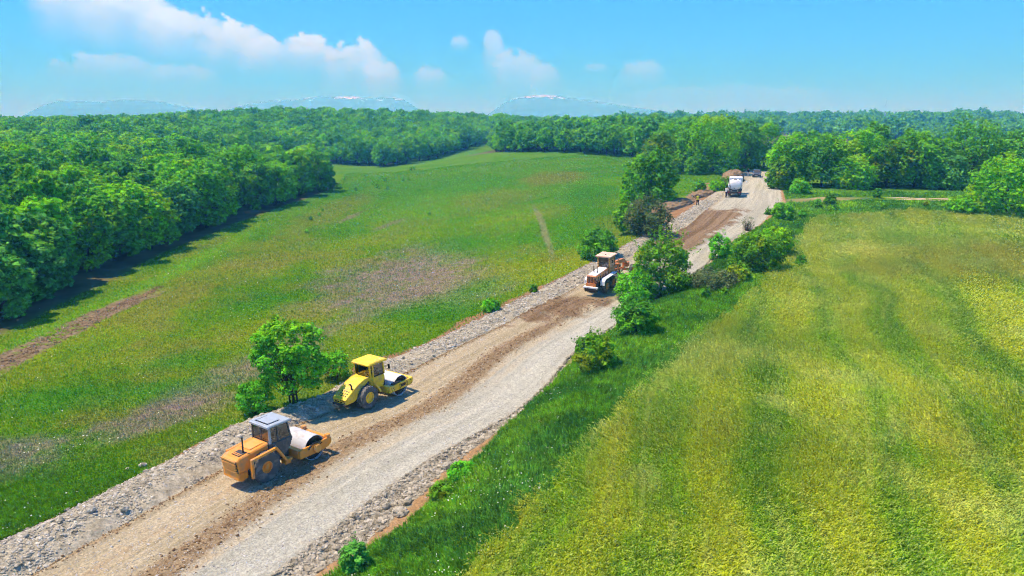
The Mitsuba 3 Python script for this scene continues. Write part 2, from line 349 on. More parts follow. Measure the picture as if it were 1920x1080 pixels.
def road_rgb(p, n, uv):
    y, v = uv.x, uv.y
    n1, n2, n3 = fbm(p.x * .7, p.y * .7, 61.0), fbm(p.x * 3.2, p.y * 3.2, 62.0), noise(p.x * 9, p.y * 9, 63.0)
    streak = .6 * fbm(v * 14, y * .09, 64.0) + .4 * fbm(v * 42, y * .14, 66.0)
    fleck = cell_rand(dr.floor(p.x * 14), dr.floor(p.y * 14))
    tan = mix(C(.285, .24, .14), C(.455, .405, .275), n1 * .4 + smoothstep(.3, .7, streak) * .6)
    dark = mix(C(.19, .13, .065), C(.29, .215, .12), n2)
    grey = mix(C(.315, .318, .25), C(.465, .468, .385), n2 * .4 + smoothstep(.3, .7, streak) * .6)
    rub = mix(C(.235, .215, .145), C(.46, .435, .335), n2)
    soil = mix(C(.28, .17, .075), C(.37, .25, .13), n1)
    edge = 1.62 - .0009 * (y - 26) + (streak - .5) * .45 + (n1 - .5) * .2
    c = mix(tan, grey, smoothstep(-.16, .16, v - edge))
    c = mix(c, grey * C(1, .97, .92), smoothstep(74.0, 84.0, y) * smoothstep(1.0, 1.1, v))
    band = dr.exp(-dr.square((v - windrow(y)) / .105)) * smoothstep(66.0, 58.0, y)
    c = mix(c, dark, smoothstep(.25, .75, band * (.6 + .8 * n2)) * .85)
    c = mix(c, dark * 1.25, smoothstep(.55, .8, streak + (n2 - .5) * .3) * smoothstep(1.0, 1.1, v) * smoothstep(1.75, 1.6, v) * smoothstep(76.0, 70.0, y) * .55)
    wob = (n1 - .5)
    patch = smoothstep(.97, 1.0, v + .1 * wob) * smoothstep(1.8, 1.6, v + .5 * wob) * smoothstep(80.0, 84.0, y) * smoothstep(108.0, 104.0, y + 9 * wob)
    heap = smoothstep(.93, .98, v + .08 * wob) * smoothstep(1.75, 1.5, v + .6 * wob) * smoothstep(60.5, 63.0, y + 6 * wob) * smoothstep(69.0, 66.0, y)
    c = mix(c, mix(C(.125, .078, .038), C(.27, .19, .11), n2 * .35 + smoothstep(.3, .7, streak) * .65), dr.maximum(patch, heap) * .95)
    c = mix(c, rub * mix(C(1, 1, 1), C(1.1, 1.08, 1.05), n1), smoothstep(1.0, .985, v + (n2 - .5) * .06))
    c = mix(c, dark * 1.1, dr.exp(-dr.square((v - 1.015) / .02)) * smoothstep(70.0, 60.0, y) * .8 * smoothstep(.3, .6, n2))
    c = mix(c, rub * .9, smoothstep(1.97, 2.06, v + (n2 - .5) * .2) * smoothstep(105.0, 70.0, y))
    c = mix(c, soil, smoothstep(2.62, 2.78, v + (n1 - .5) * .5))
    return c * (.74 + .36 * fleck + .2 * n3) * (.9 + .2 * noise(p.x * 25, p.y * 25, 65.0))


scene['road_surface'] = {'type': 'bumpmap', 'arbitrary': {**proc(lambda p, n, uv: .5 * noise(p.x * 9, p.y * 9, 1.0) + .5 * noise(p.x * 22, p.y * 22, 2.0), .01)}, 'scale': .05, 'nested': matte(proc(road_rgb))}
scene['road'] = mikit.ply(grid_mesh(RX, RY, RZ), 'road_surface', smooth=True, uv=np.stack([RY, RVc], -1).reshape(-1, 2))
place('road', 'wide unpaved road of brown soil and pale gravel being graded', kind='structure')

_gi = RegularGridInterpolator((gy, gx), land(GX, GY), bounds_error=False, fill_value=None)


def gz(x, y):
    """Height of what one stands on at (x, y)."""
    x, y = np.asarray(x, float), np.asarray(y, float)
    return _gi(np.stack([y, x], -1))


def road_at(y, v):
    y, v = np.asarray(y, float), np.asarray(v, float)
    x = road_x(y, v)
    return np.stack([x, y, road_height(x, y, v)], -1)


# ------------------------------------------------------------------ mountains on the horizon
def mountain_rgb(p, n, uv):
    n1 = fbm(p.x * .004, p.y * .004, p.z * .012, octaves=4)
    n2 = fbm(p.x * .011, p.y * .005, p.z * .03, octaves=3)
    rock = mix(C(.035, .055, .050), C(.07, .085, .075), n1)
    snow = smoothstep(.50, .60, n2 + (p.z - 240) * .0045) * smoothstep(185.0, 225.0, p.z)
    return mix(rock, C(.85, .86, .88), snow)


scene['mountain_rock'] = matte(proc(mountain_rgb))


def mountain(key, label, dist, prof, seed):
    a, e = np.radians([q[0] for q in prof]), np.array([q[1] for q in prof])
    aa = np.linspace(a[0], a[-1], 220)
    top = np.interp(aa, a, dist * np.tan(np.radians(e)) + CAM[2])
    rr = np.linspace(-1, 1.3, 34)
    A, Rr = np.meshgrid(aa, rr)
    r = dist + 1500 * Rr
    X, Y = np.sin(A) * r, np.cos(A) * r
    q = np.stack([X, Y, 0 * X], -1)
    n = meshkit.fbm(q / 420, 4, seed) - .5
    lift = np.clip(1 - np.abs(Rr) ** 1.0, 0, 1) ** .8
    Z = top[None] * lift * (1 + .30 * n * (1 - lift * .75)) + (meshkit.fbm(q / 160, 2, seed + 1) - .5) * 4 - 4
    scene[key] = mikit.ply(grid_mesh(X, Y, Z), 'mountain_rock', smooth=True)
    place(key, label, kind='structure')


mountain('mountain', 'flat topped blue mountain showing above the wood on the left', 8200, [(-34.5, -.25), (-33.2, .1), (-31.9, .85), (-31, 1.12), (-29.5, 1.1), (-28.6, 1.05), (-27.9, 1.15), (-27.2, 1.2), (-25, 1.1), (-23, .7), (-21, -.2)], 51)
mountain('mountain_001', 'long blue mountain with broken snow below the clouds', 8800, [(-24, -.25), (-21.5, .4), (-19.2, 1.0), (-17.5, 1.25), (-16, 1.3), (-15, 1.52), (-13.5, 1.55), (-11.8, 1.62), (-11, 1.5), (-9, 1.5), (-8.2, 1.4), (-7.4, .9), (-6, -.2)], 61)
mountain('mountain_002', 'snow capped table mountain rising over the middle of the wood belt', 8400, [(-2.6, -.2), (-1.6, .45), (-.6, 1.15), (.3, 1.5), (1.6, 1.7), (2.4, 1.76), (3.3, 1.7), (4.4, 1.5), (6, 1.3), (8, 1.0), (9.5, .75), (11, .55), (13, .35), (15.5, -.2)], 71)


# ------------------------------------------------------------------ loose stones and clods
ICO = trimesh.creation.icosahedron()


def stones(rng, pos, size, flat=.62):
    n = len(pos)
    v = ICO.vertices[None] * rng.uniform(.72, 1.22, (n, 12, 1)) * np.stack([rng.uniform(.8, 1.5, n), rng.uniform(.7, 1.1, n), flat * rng.uniform(.7, 1.2, n)], -1)[:, None]
    a, t = rng.uniform(0, 6.283, n), rng.normal(0, .35, n)
    ca, sa, ct, st = np.cos(a)[:, None], np.sin(a)[:, None], np.cos(t)[:, None], np.sin(t)[:, None]
    x, y, z = v[..., 0], v[..., 1], v[..., 2]
    y, z = y * ct - z * st, y * st + z * ct
    x, y = x * ca - y * sa, x * sa + y * ca
    v = np.stack([x, y, z], -1) * np.asarray(size)[:, None, None] * .5 + pos[:, None]
    return v.reshape(-1, 3), (ICO.faces[None] + np.arange(n)[:, None, None] * 12).reshape(-1, 3)


def stone_rgb(a, b, k=5.0):
    return lambda p, n, uv: mix(C(*a), C(*b), cell_rand(dr.floor(p.x * k), dr.floor(p.y * k))) * (.8 + .4 * noise(p.x * 14, p.y * 14, p.z * 14))


scene['stone_pale'] = matte(proc(stone_rgb((.26, .24, .175), (.60, .575, .475))))
scene['stone_tan'] = matte(proc(stone_rgb((.23, .205, .14), (.51, .475, .37))))
scene['clod_soil'] = matte(proc(stone_rgb((.16, .10, .045), (.36, .25, .14), 4.0)))
scene['gravel_chip'] = matte(proc(stone_rgb((.28, .27, .23), (.56, .55, .50), 9.0)))
rng = np.random.default_rng(3)


def strip_points(rng, n, y0, y1, v0, v1, power=1.0, bias=None):
    y = y0 + (y1 - y0) * rng.uniform(0, 1, n) ** power
    v = rng.uniform(v0, v1, n) if bias is None else v0 + (v1 - v0) * rng.beta(*bias, n)
    return road_at(y, v), y


p, yy = strip_points(rng, 34000, 22, 116, -.08, 1.0, 1.5)
ok = meshkit.fbm(p / 1.4, 3, 91) + rng.normal(0, .06, len(p)) > .40
p, yy = p[ok], yy[ok]
s = np.clip(rng.lognormal(-2.75, .55, len(p)), .04, .30) * (1 + .004 * (yy - 24))
scene['berm_rubble'] = mikit.ply(stones(rng, p + np.array([0, 0, .015]), s), 'stone_pale')
place('berm_rubble', 'pale broken stones heaped along the meadow side of the road', 'rubble', kind='stuff')
p, yy = strip_points(rng, 16000, 22, 62, 2.02, 2.74, 1.3, (1.5, 1.5))
s = np.clip(rng.lognormal(-2.4, .48, len(p)), .05, .32)
scene['verge_rubble'] = mikit.ply(stones(rng, p + np.array([0, 0, .02]), s), 'stone_tan')
place('verge_rubble', 'brown grey rubble spread between the gravel lane and the grassy bank', 'rubble', kind='stuff')
y = rng.uniform(23, 64, 4200)
v = windrow(y) + rng.normal(0, .06, len(y))
p = road_at(y, v)
y2 = rng.uniform(23, 70, 1500)
p = np.vstack([p, road_at(y2, 1.015 + rng.normal(0, .015, len(y2)))])
y3 = rng.uniform(61.5, 67.5, 1500)
p = np.vstack([p, road_at(y3, rng.uniform(.96, 1.58, len(y3)))])
yp = 36 + 46 * rng.uniform(0, 1, 2600)
xp = -40.3 + rng.normal(0, .75, len(yp)) * np.clip((86 - yp) / 20, .3, 1)
p = np.vstack([p, np.stack([xp, yp, land(xp, yp)], -1)])
s = np.clip(rng.lognormal(-2.85, .5, len(p)), .035, .18) * np.where(p[:, 0] < -35, 1.8, 1)
scene['soil_clods'] = mikit.ply(stones(rng, p + np.array([0, 0, .01]), s, .8), 'clod_soil')
place('soil_clods', 'brown lumps of soil on the road and along the ploughed strip', 'soil', kind='stuff')
p, yy = strip_points(rng, 9000, 22, 58, 1.05, 2.02, 1.4)
s = np.clip(rng.lognormal(-2.95, .35, len(p)), .035, .14)
scene['loose_gravel'] = mikit.ply(stones(rng, p, s), 'gravel_chip')
place('loose_gravel', 'loose pale chips lying on the running surface', 'gravel', kind='stuff')


def rock(key, y, v, w, d, h, label, turn=0, off=None, mat='stone_pale', seed=0):
    m = trimesh.creation.icosphere(2)
    q = m.vertices.copy()
    n = meshkit.fbm(q * 1.3 + seed * 7.7, 3, seed) - .5
    flatten = np.round(q * 1.8) / 1.8
    q = (q * .55 + flatten * .45) * (1 + .5 * n[:, None])
    q *= np.array([w, d, h]) / 2 * .85
    p = road_at(np.array([y]), np.array([v]))[0] if off is None else np.array([off[0], off[1], float(gz(*off))])
    scene[key] = {**mikit.ply(trimesh.Trimesh(q, m.faces, process=False), mat, smooth=32), 'to_world': T().translate([p[0], p[1], p[2] + h * .28]).rotate([0, 0, 1], turn)}
    place(key, label, 'rock', 'larger rocks beside the road')


for i, (y, v, w, d, h, lab) in enumerate([
        (31.2, 2.70, .80, .55, .42, 'flat grey rock beside its twin at the edge of the bare orange soil'), (30.9, 2.80, .75, .45, .36, 'tan rock lying on the bare orange soil below its flat grey twin'),
        (32.0, 2.66, .70, .45, .34, 'long slab on the rubble just uphill of two rocks by the soil'), (35.6, 2.62, .55, .60, .52, 'upright pinkish rock at the rubble edge where the grassy bank begins'),
        (30.6, 2.12, .60, .42, .32, 'rounded grey rock at the inner edge of the rubble'), (31.6, 2.40, .50, .40, .45, 'dark cornered rock standing in the middle of the rubble'),
        (33.6, 2.72, .42, .32, .25, 'small pale rock on the orange soil strip'), (37.5, 2.45, .45, .36, .3, 'grey rock halfway up the verge rubble'),
        (42.5, 2.55, .5, .35, .28, 'pale rock alone where the verge rubble thins out'), (43.6, 2.62, .42, .3, .24, 'brown rock at the narrow end of the verge rubble'),
        (30.1, .55, .50, .42, .36, 'dark rounded rock in the middle of the stone berm'), (30.6, .82, .46, .34, .30, 'grey rock on the grass side crest of the stone berm'),
        (31.2, .30, .44, .30, .26, 'pale rock near the outer foot of the stone berm'), (29.2, .45, .5, .36, .30, 'grey boulder low on the nearest stretch of the stone berm'),
        (36.2, .55, .55, .32, .24, 'light slab lying along the stone berm'), (40.2, .50, .52, .40, .30, 'whitish rock on the stone berm behind the orange roller'),
        (41.0, .40, .46, .38, .3, 'second whitish rock on the berm by the grey cab'), (52.2, .35, .45, .34, .3, 'white rock on the berm beyond the yellow roller')]):
    rock(numbered('rock'), y, v, w, d, h, lab, 37 * i, None, 'stone_pale' if v < 1 else 'stone_tan', i + 1)
rock(numbered('rock'), 0, 0, .50, .36, .34, 'grey rock alone in the grass beside the stone berm', 20, (-19.55, 35.6), 'stone_pale', 40)
rock(numbered('rock'), 0, 0, .32, .26, .2, 'small stone in the grass close to a larger lone rock', 60, (-20.2, 35.3), 'stone_pale', 41)


# ------------------------------------------------------------------ vegetation
def tube(path, radii, n=6):
    """A tapered tube along a path, closed at its tip."""
    path, radii = np.asarray(path, float), np.asarray(radii, float)
    d = np.gradient(path, axis=0)
    d /= np.linalg.norm(d, axis=1, keepdims=True) + 1e-9
    a = np.cross(d, [0.31, 0.87, 0.38])
    a /= np.linalg.norm(a, axis=1, keepdims=True) + 1e-9
    b = np.cross(d, a)
    t = np.arange(n) * 2 * np.pi / n
    ring = path[:, None] + radii[:, None, None] * (np.cos(t)[None, :, None] * a[:, None] + np.sin(t)[None, :, None] * b[:, None])
    v = ring.reshape(-1, 3)
    f = []
    for i in range(len(path) - 1):
        for k in range(n):
            p, q = i * n + k, i * n + (k + 1) % n
            f += [[p, q, q + n], [p, q + n, p + n]]
    top = (len(path) - 1) * n
    f += [[top, top + k, top + k + 1] for k in range(1, n - 1)]
    f += [[0, k + 1, k] for k in range(1, n - 1)]
    return trimesh.Trimesh(v, f, process=False)


def join(*meshes):
    return trimesh.util.concatenate([m for m in meshes if m is not None])


def unit(v):
    return v / (np.linalg.norm(v, axis=-1, keepdims=True) + 1e-9)


def leaves(rng, pos, nrm, size, aspect=.62, fold=.25):
    """Leaf sprays: one folded rhombus (2 triangles) each, at pos, facing nrm."""
    n = len(pos)
    nrm = unit(nrm)
    t = unit(np.cross(nrm, rng.normal(size=(n, 3))))
    b = np.cross(nrm, t)
    s = np.asarray(size, float).reshape(-1, 1) * np.ones((n, 1))
    tip, tail = pos + t * s * .5, pos - t * s * .5
    mid = pos + nrm * s * fold * .35
    l, r = mid + b * s * aspect * .5 - nrm * s * fold * .5, mid - b * s * aspect * .5 - nrm * s * fold * .5
    v = np.stack([tail, l, tip, r], 1).reshape(-1, 3)
    k = np.arange(n)[:, None] * 4
    f = np.concatenate([k + [0, 2, 1], k + [0, 3, 2]], 0)
    return v, f


def crown_leaves(rng, lobes, n, size, up=.45, shell=(.55, 1.12)):
    """lobes: rows of x, y, z, r. n sprays in all, lying on the lobes' shells, most on their upper and outer side."""
    lobes = np.asarray(lobes, float)
    w = lobes[:, 3] ** 2
    i = rng.choice(len(lobes), n, p=w / w.sum())
    L = lobes[i]
    centre = np.average(lobes[:, :3], axis=0, weights=w)
    d = unit(rng.normal(size=(n, 3)) + .55 * unit(L[:, :3] - centre) + np.array([0, 0, .35]))
    rad = rng.uniform(*shell, n) * L[:, 3]
    pos = L[:, :3] + d * rad[:, None] * np.array([1, 1, .82])
    nrm = unit(d * .8 + rng.normal(size=(n, 3)) * .55 + np.array([0, 0, up]))
    return leaves(rng, pos, nrm, size * rng.uniform(.55, 1.35, n))


def dome_lobes(rng, R, H, z0, n, r=(.26, .42), squash=1.0, lean=(0, 0)):
    """Lobes spread through a dome of radius R from z0 up to H."""
    out = []
    zc, hz = z0 + (H - z0) * .42, (H - z0) * .58
    for k in range(n):
        a = 2.399963 * k + rng.uniform(-.35, .35)
        u = -0.75 + 1.72 * (k + .5) / n
        s = math.sqrt(max(0, 1 - min(1, abs(u)) ** 2)) if u > 0 else math.sqrt(max(.1, 1 - u * u * .75))
        q = rng.uniform(.58, .86)
        rr = R * rng.uniform(*r)
        out.append([math.cos(a) * s * R * q + lean[0] * u, math.sin(a) * s * R * q + lean[1] * u, zc + u * hz * (.80 if u > 0 else .85) * rng.uniform(.85, 1.05), rr])
    out.append([0, 0, zc, R * .5])
    return np.array(out)


def limbs(rng, lobes, trunk_h, trunk_r, n, spread=.0, base=(0, 0)):
    """Trunk that bends a little, and limbs that run out into the lobes."""
    parts = []
    bend = rng.normal(size=2) * .06 * trunk_h
    top = np.array([base[0] * .4 + bend[0], base[1] * .4 + bend[1], trunk_h])
    z = np.linspace(-.3, 1, 5)[:, None]
    pts = np.hstack([np.array([[base[0], base[1]]]) + (top[:2] - np.array(base)) * np.clip(z, 0, 1) ** 1.4, z * trunk_h])
    parts.append(tube(pts, trunk_r * np.array([1.5, 1.05, .9, .8, .7]), 7))
    order = rng.permutation(len(lobes) - 1)[:n]
    for i in order:
        e = lobes[i, :3]
        s = pts[rng.integers(2, 5)]
        m = (s + e) / 2 + rng.normal(size=3) * .12 * np.linalg.norm(e - s) + np.array([0, 0, .06 * np.linalg.norm(e - s)])
        q = np.linspace(0, 1, 5)[:, None]
        parts.append(tube((1 - q) ** 2 * s + 2 * q * (1 - q) * m + q * q * e, trunk_r * np.array([.55, .42, .32, .2, .08]), 5))
    return join(*parts)


def leaf_rgb(a, b, y, scale=.16):
    def f(p, n, uv):
        n1 = fbm(p.x * scale, p.y * scale, p.z * scale * .6)
        c = mix(C(*a), C(*b), smoothstep(.32, .66, n1))
        c = mix(c, C(*y), smoothstep(.58, .78, noise(p.x * scale * 1.9 + 40, p.y * scale * 1.9, p.z * scale)) * .7)
        return c * (.42 + 1.16 * cell_rand(dr.floor(p.x * 2.6), dr.floor(p.y * 2.6), dr.floor(p.z * 2.6)))
    return f


scene['leaf_deep'] = thin(proc(leaf_rgb((0.087, 0.315, 0.028), (0.163, 0.467, 0.022), (0.258, 0.553, 0.015))), .5)
scene['leaf_fresh'] = thin(proc(leaf_rgb((0.142, 0.448, 0.019), (0.239, 0.611, 0.014), (0.382, 0.620, 0.011))), .8)
scene['leaf_blue'] = thin(proc(leaf_rgb((0.087, 0.306, 0.058), (0.135, 0.420, 0.049), (0.190, 0.478, 0.028))), .5)
scene['leaf_bush'] = thin(proc(leaf_rgb((0.092, 0.285, 0.020), (0.176, 0.419, 0.020), (0.352, 0.419, 0.020), .5)), .7)
scene['leaf_young'] = thin(proc(leaf_rgb((0.125, 0.452, 0.029), (0.192, 0.596, 0.025), (0.308, 0.620, 0.023), .35)), .8)
scene['leaf_grey'] = thin(proc(leaf_rgb((.105, .175, .060), (.165, .220, .085), (.22, .23, .07), .5)), .6)
scene['bark'] = matte(proc(lambda p, n, uv: mix(C(.045, .034, .024), C(.11, .09, .07), noise(p.x * 5, p.y * 5, p.z * 2))))
scene['twig_brown'] = matte(proc(lambda p, n, uv: mix(C(.11, .065, .035), C(.20, .13, .08), noise(p.x * 6, p.y * 6, p.z * 6))))


def tree_kind(key, seed, R, H, z0, lobes_n, sprays, size, leaf, trunk_h=None, trunk_r=None, limb_n=7, r=(.26, .42), up=.8, lean=(0, 0)):
    rng = np.random.default_rng(seed)
    lobes = dome_lobes(rng, R, H, z0, lobes_n, r, lean=lean)
    v, f = crown_leaves(rng, lobes, sprays, size, up)
    trunk = limbs(rng, lobes, trunk_h or H * .45, trunk_r or .028 * H, limb_n)
    scene[key] = {'type': 'shapegroup', 'trunk': mikit.ply(trunk, 'bark'), 'crown': mikit.ply((v, f), leaf)}
    return key


def put(key, group_key, x, y, z=None, rot=0, s=(1, 1, 1), label=None, cat='tree', group=None, kind=None):
    z = float(gz(x, y)) if z is None else z
    s = (s, s, s) if np.isscalar(s) else s
    scene[key] = {'type': 'instance', 'group': {'type': 'ref', 'id': group_key}, 'to_world': T().translate([float(x), float(y), z - .05]).rotate([0, 0, 1], float(rot)).scale([float(q) for q in s])}
    if label:
        place(key, label, cat, group, kind)


NEAR = [tree_kind(f'kind_near_{i}', 100 + i, R, H, z0, n, 2700, .70, leaf, limb_n=6, r=r, up=.6) for i, (R, H, z0, n, leaf, r) in enumerate([
    (3.4, 9.0, .4, 34, 'leaf_deep', (.22, .40)), (4.2, 9.6, .9, 44, 'leaf_fresh', (.17, .32)), (3.0, 10.8, .6, 36, 'leaf_deep', (.24, .40)),
    (3.8, 8.4, .5, 40, 'leaf_blue', (.18, .34)), (2.7, 9.4, 1.1, 30, 'leaf_fresh', (.24, .42)), (4.0, 10.2, .3, 50, 'leaf_deep', (.14, .30))])]
FAR = [tree_kind(f'kind_far_{i}', 200 + i, 3.8, 9.2, 1.6, 20, 640, 1.15, ('leaf_deep', 'leaf_fresh', 'leaf_deep', 'leaf_blue')[i], limb_n=3) for i in range(4)]
TINY = [tree_kind(f'kind_tiny_{i}', 300 + i, 4.6, 10.0 + i, 1.0, 12, 200, 2.4, ('leaf_deep', 'leaf_blue', 'leaf_deep')[i], limb_n=1) for i in range(3)]
SPIRE = tree_kind('kind_spire', 330, 1.5, 13, .5, 14, 170, 1.4, 'leaf_blue', limb_n=1)


def in_view(x, y, z, m=1.08):
    dz = y * math.cos(PITCH) - (z - CAM[2]) * math.sin(PITCH)
    up = y * math.sin(PITCH) + (z - CAM[2]) * math.cos(PITCH)
    return (dz > 1) & (np.abs(x) / np.maximum(dz, 1) < .70 * m) & (np.abs(up) / np.maximum(dz, 1) < .394 * m + .03)


def scatter(rng, x0, x1, y0, y1, gap):
    nx, ny = int((x1 - x0) / gap) + 1, int((y1 - y0) / (gap * .87)) + 1
    i, j = np.meshgrid(np.arange(nx), np.arange(ny))
    x = x0 + (i + .5 * (j % 2)) * gap + rng.uniform(-.33, .33, i.shape) * gap
    y = y0 + j * gap * .87 + rng.uniform(-.33, .33, i.shape) * gap
    return x.ravel(), y.ravel()


rng = np.random.default_rng(7)
woods = []          # x, y, wood


def poly_in(x, y, pts):
    ok = np.zeros(len(x), bool)
    px, py = np.array(pts, float).T
    j = len(px) - 1
    for i in range(len(px)):
        cross = ((py[i] > y) != (py[j] > y)) & (x < (px[j] - px[i]) * (y - py[i]) / (py[j] - py[i] + 1e-12) + px[i])
        ok ^= cross
        j = i
    return ok


x, y = scatter(rng, -190, -44, 40, 262, 5.0)
edge = X_WOOD(y) - 2.6 + np.sin(y * .21) * 1.2 + np.sin(y * .57 + 1) * .7
ok = (x < edge) & poly_in(x, y, [(-40, 30), (-40, 201), (-58, 212), (-90, 228), (-190, 262), (-190, 30)])
woods += [(a, b, 'left_edge' if a > e - 6.5 else 'left') for a, b, e in zip(x[ok], y[ok], edge[ok])]
x, y = scatter(rng, -330, 60, 262, 640, 5.6)
tongue = poly_in(x, y, [(-66, 303), (-50, 294), (-36, 329), (-24, 375), (-13, 425), (20, 432), (70, 520), (70, 640), (-330, 640), (-330, 250), (-200, 262), (-120, 262), (-84, 300)])
woods += [(a, b, 'tongue') for a, b in zip(x[tongue], y[tongue])]
x, y = scatter(rng, -16, 170, 172, 470, 5.4)
mid = poly_in(x, y, [(-5, 287), (-1, 274), (6, 256), (16, 248), (26, 234), (34, 223), (44, 212), (47, 200), (52, 190), (60, 196), (58, 214), (68, 262), (80, 320), (112, 430), (110, 470), (24, 440), (-4, 392), (-9, 330)])
woods += [(a, b, 'mid') for a, b in zip(x[mid], y[mid])]
x, y = scatter(rng, 56, 250, 126, 330, 5.6)
side = (y > 137.5 + np.sin(x * .3) * 2.0 + np.maximum(0, 60 - x) * .8) & (x > np.interp(y, [130, 172, 190, 230, 280, 340], [57, 68.5, 79, 106, 138, 180])) & (y < 158 + .12 * x)
side |= poly_in(x, y, [(88, 136), (94, 120), (130, 118), (130, 140)])
woods += [(a, b, 'side') for a, b in zip(x[side], y[side])]
woods = [(a, b, float(c), w) for (a, b, w), c in zip(woods, gz([q[0] for q in woods], [q[1] for q in woods]))]
woods = [q for q in woods if in_view(q[0], q[1], q[2] + 5)]
# what a row of crowns in front hides is left out
size = np.array([1 / math.hypot(q[0], q[1]) for q in woods])
order = np.argsort(-size)
HUE = ('deep green', 'yellow green', 'dark green', 'bluish green', 'bright green', 'mid green')
WOOD_LABEL = {
    'left_edge': ('tree on the shaded outer edge of the big wood by the ploughed strip', 'edge of the big wood'),
    'left': ('tree inside the big wood whose shaded edge runs along the ploughed strip', 'inside the big wood'),
    'tongue': ('tree in the hill wood behind the far corner of the meadow', 'hill wood behind the meadow'),
    'mid': ('tree in the belt of wood between the meadow top and the road', 'wood belt above the meadow'),
    'side': ('tree in the wood behind the cart track and the wheat field', 'wood behind the cart track')}
INDIVIDUAL = 262
hidden_far = 0
for rank, k in enumerate(order):
    a, b, c, w = woods[k]
    d = math.hypot(a, b)
    rot, sc = rng.uniform(0, 360), rng.uniform(.80, 1.22)
    tall = sc * rng.uniform(.84, 1.16) * (.92 if w == 'side' else 1.0)
    if w == 'left' and rng.random() < .03:
        sc, tall = sc * .55, tall * .55
    if rank < INDIVIDUAL:
        key = numbered('broadleaf_tree')
        lab, hue = WOOD_LABEL[w], rng.integers(6)
        put(key, NEAR[hue], a, b, c, rot, (sc, sc, tall), f'{HUE[hue]} {lab[0]}', 'tree', f'{HUE[hue]} trees: {lab[1]}')
    else:
        key = f'forest__{rank - INDIVIDUAL + 1:03d}'
        put(key, NEAR[rng.integers(6)] if d < 175 else FAR[rng.integers(4)], a, b, c, rot, (sc, sc, tall))
place('forest', 'mass of green woodland covering the hills beyond the nearest trees', kind='stuff')

# the far ridge and the low wooded country behind it
n_far = 0
for x0, x1, y0, y1, gap in ((60, 620, 480, 1000, 11.5), (-40, 980, 1000, 1500, 21), (-900, 100, 650, 1400, 24)):
    x, y = scatter(rng, x0, x1, y0, y1, gap)
    if x0 == 60:
        ok = (x > 70 + (y - 480) * .05) & ((np.hypot((x - 212) / 15, (y - 640) / 27) > 1)) & ~((np.abs(x - 195) < 26) & (y < 620))
        x, y = x[ok], y[ok]
    z = gz(x, y)
    for a, b, c in zip(x, y, z):
        if in_view(a, b, c + 5):
            s = rng.uniform(.7, 1.1) * (.45 + 1.2 * float(meshkit.fbm(np.array([a / 42, b / 42, 3.0]), 2, 44)))
            spire = rng.random() < (.05 if b < 960 and a < 420 else .01)
            put(f'far_wood__{n_far + 1:03d}', SPIRE if spire else TINY[rng.integers(3)], a, b, c, rng.uniform(0, 360), (s, s, s * rng.uniform(.85, 1.15)))
            n_far += 1
place('far_wood', 'hazy blue green wood on the far ridge under the sky', kind='stuff')
print('woods', len(woods), 'far', n_far)


# ------------------------------------------------------------------ grass and crop
def blades(rng, x, y, z, h, w, lean, lean_dir, curl=.5):
    """Blades or stalks: three triangles each, bending over towards lean_dir."""
    n = len(x)
    base = np.stack([x, y, z - .02], -1)
    a = rng.uniform(0, 6.283, n)
    side = np.stack([np.cos(a), np.sin(a), 0 * a], -1) * (w * .5)[:, None]
    ld = np.stack([np.cos(lean_dir), np.sin(lean_dir), 0 * a], -1)
    up = np.array([0, 0, 1.0])
    m = base + up * (h * .58 * np.cos(lean * .6))[:, None] + ld * (h * .58 * np.sin(lean * .6))[:, None]
    t = m + up * (h * .42 * np.cos(lean * (1 + curl)))[:, None] + ld * (h * .42 * np.sin(lean * (1 + curl)))[:, None]
    v = np.stack([base - side * .6, base + side * .6, m - side, m + side, t], 1).reshape(-1, 3)
    k = np.arange(n)[:, None] * 5
    return v, np.concatenate([k + [0, 1, 3], k + [0, 3, 2], k + [2, 3, 4]], 0)


def field(rng, n, y0, y1, x0, x1, keep, power=2.0):
    """Points denser close by, inside the view."""
    y = y0 + (y1 - y0) * rng.uniform(0, 1, n) ** power
    x = x0(y) + (x1(y) - x0(y)) * rng.uniform(0, 1, n)
    ok = keep(x, y)
    x, y = x[ok], y[ok]
    z = gz(x, y)
    ok = in_view(x, y, z)
    return x[ok], y[ok], z[ok]


rng = np.random.default_rng(11)
right = lambda y: .72 * y + 5
nz = lambda x, y, s, k: meshkit.fbm(np.stack([x * s, y * s, 0 * x], -1), 3, k)
wheat_in = lambda x, y: (x > X_WHEAT(y) + (nz(x, y, .4, 5) - .5) * 5 + rng.normal(0, .35, len(x))) & (y < Y_WHEAT(x) + (nz(x, y, .5, 6) - .5) * 3)
x, y, z = field(rng, 300000, 21, 106, X_WHEAT, right, wheat_in, 1.75)
lodge = nz(x, y, .13, 7)
lean = np.clip(.55 + 1.5 * (lodge - .42) + rng.normal(0, .28, len(x)), .05, 1.4)
ang = 2.2 * nz(x, y, .05, 8) * 3.1 + .8 + rng.normal(0, .8, len(x))
far = 1 + .020 * np.maximum(y - 30, 0)
tall = rng.uniform(.45, .75, len(x))
scene['wheat'] = mikit.ply(blades(rng, x, y, z, tall, .045 * far * rng.uniform(.7, 1.3, len(x)), lean, ang), 'wheat_blade')
place('wheat', 'ripening yellow green wheat bent by the wind', 'wheat', kind='stuff')
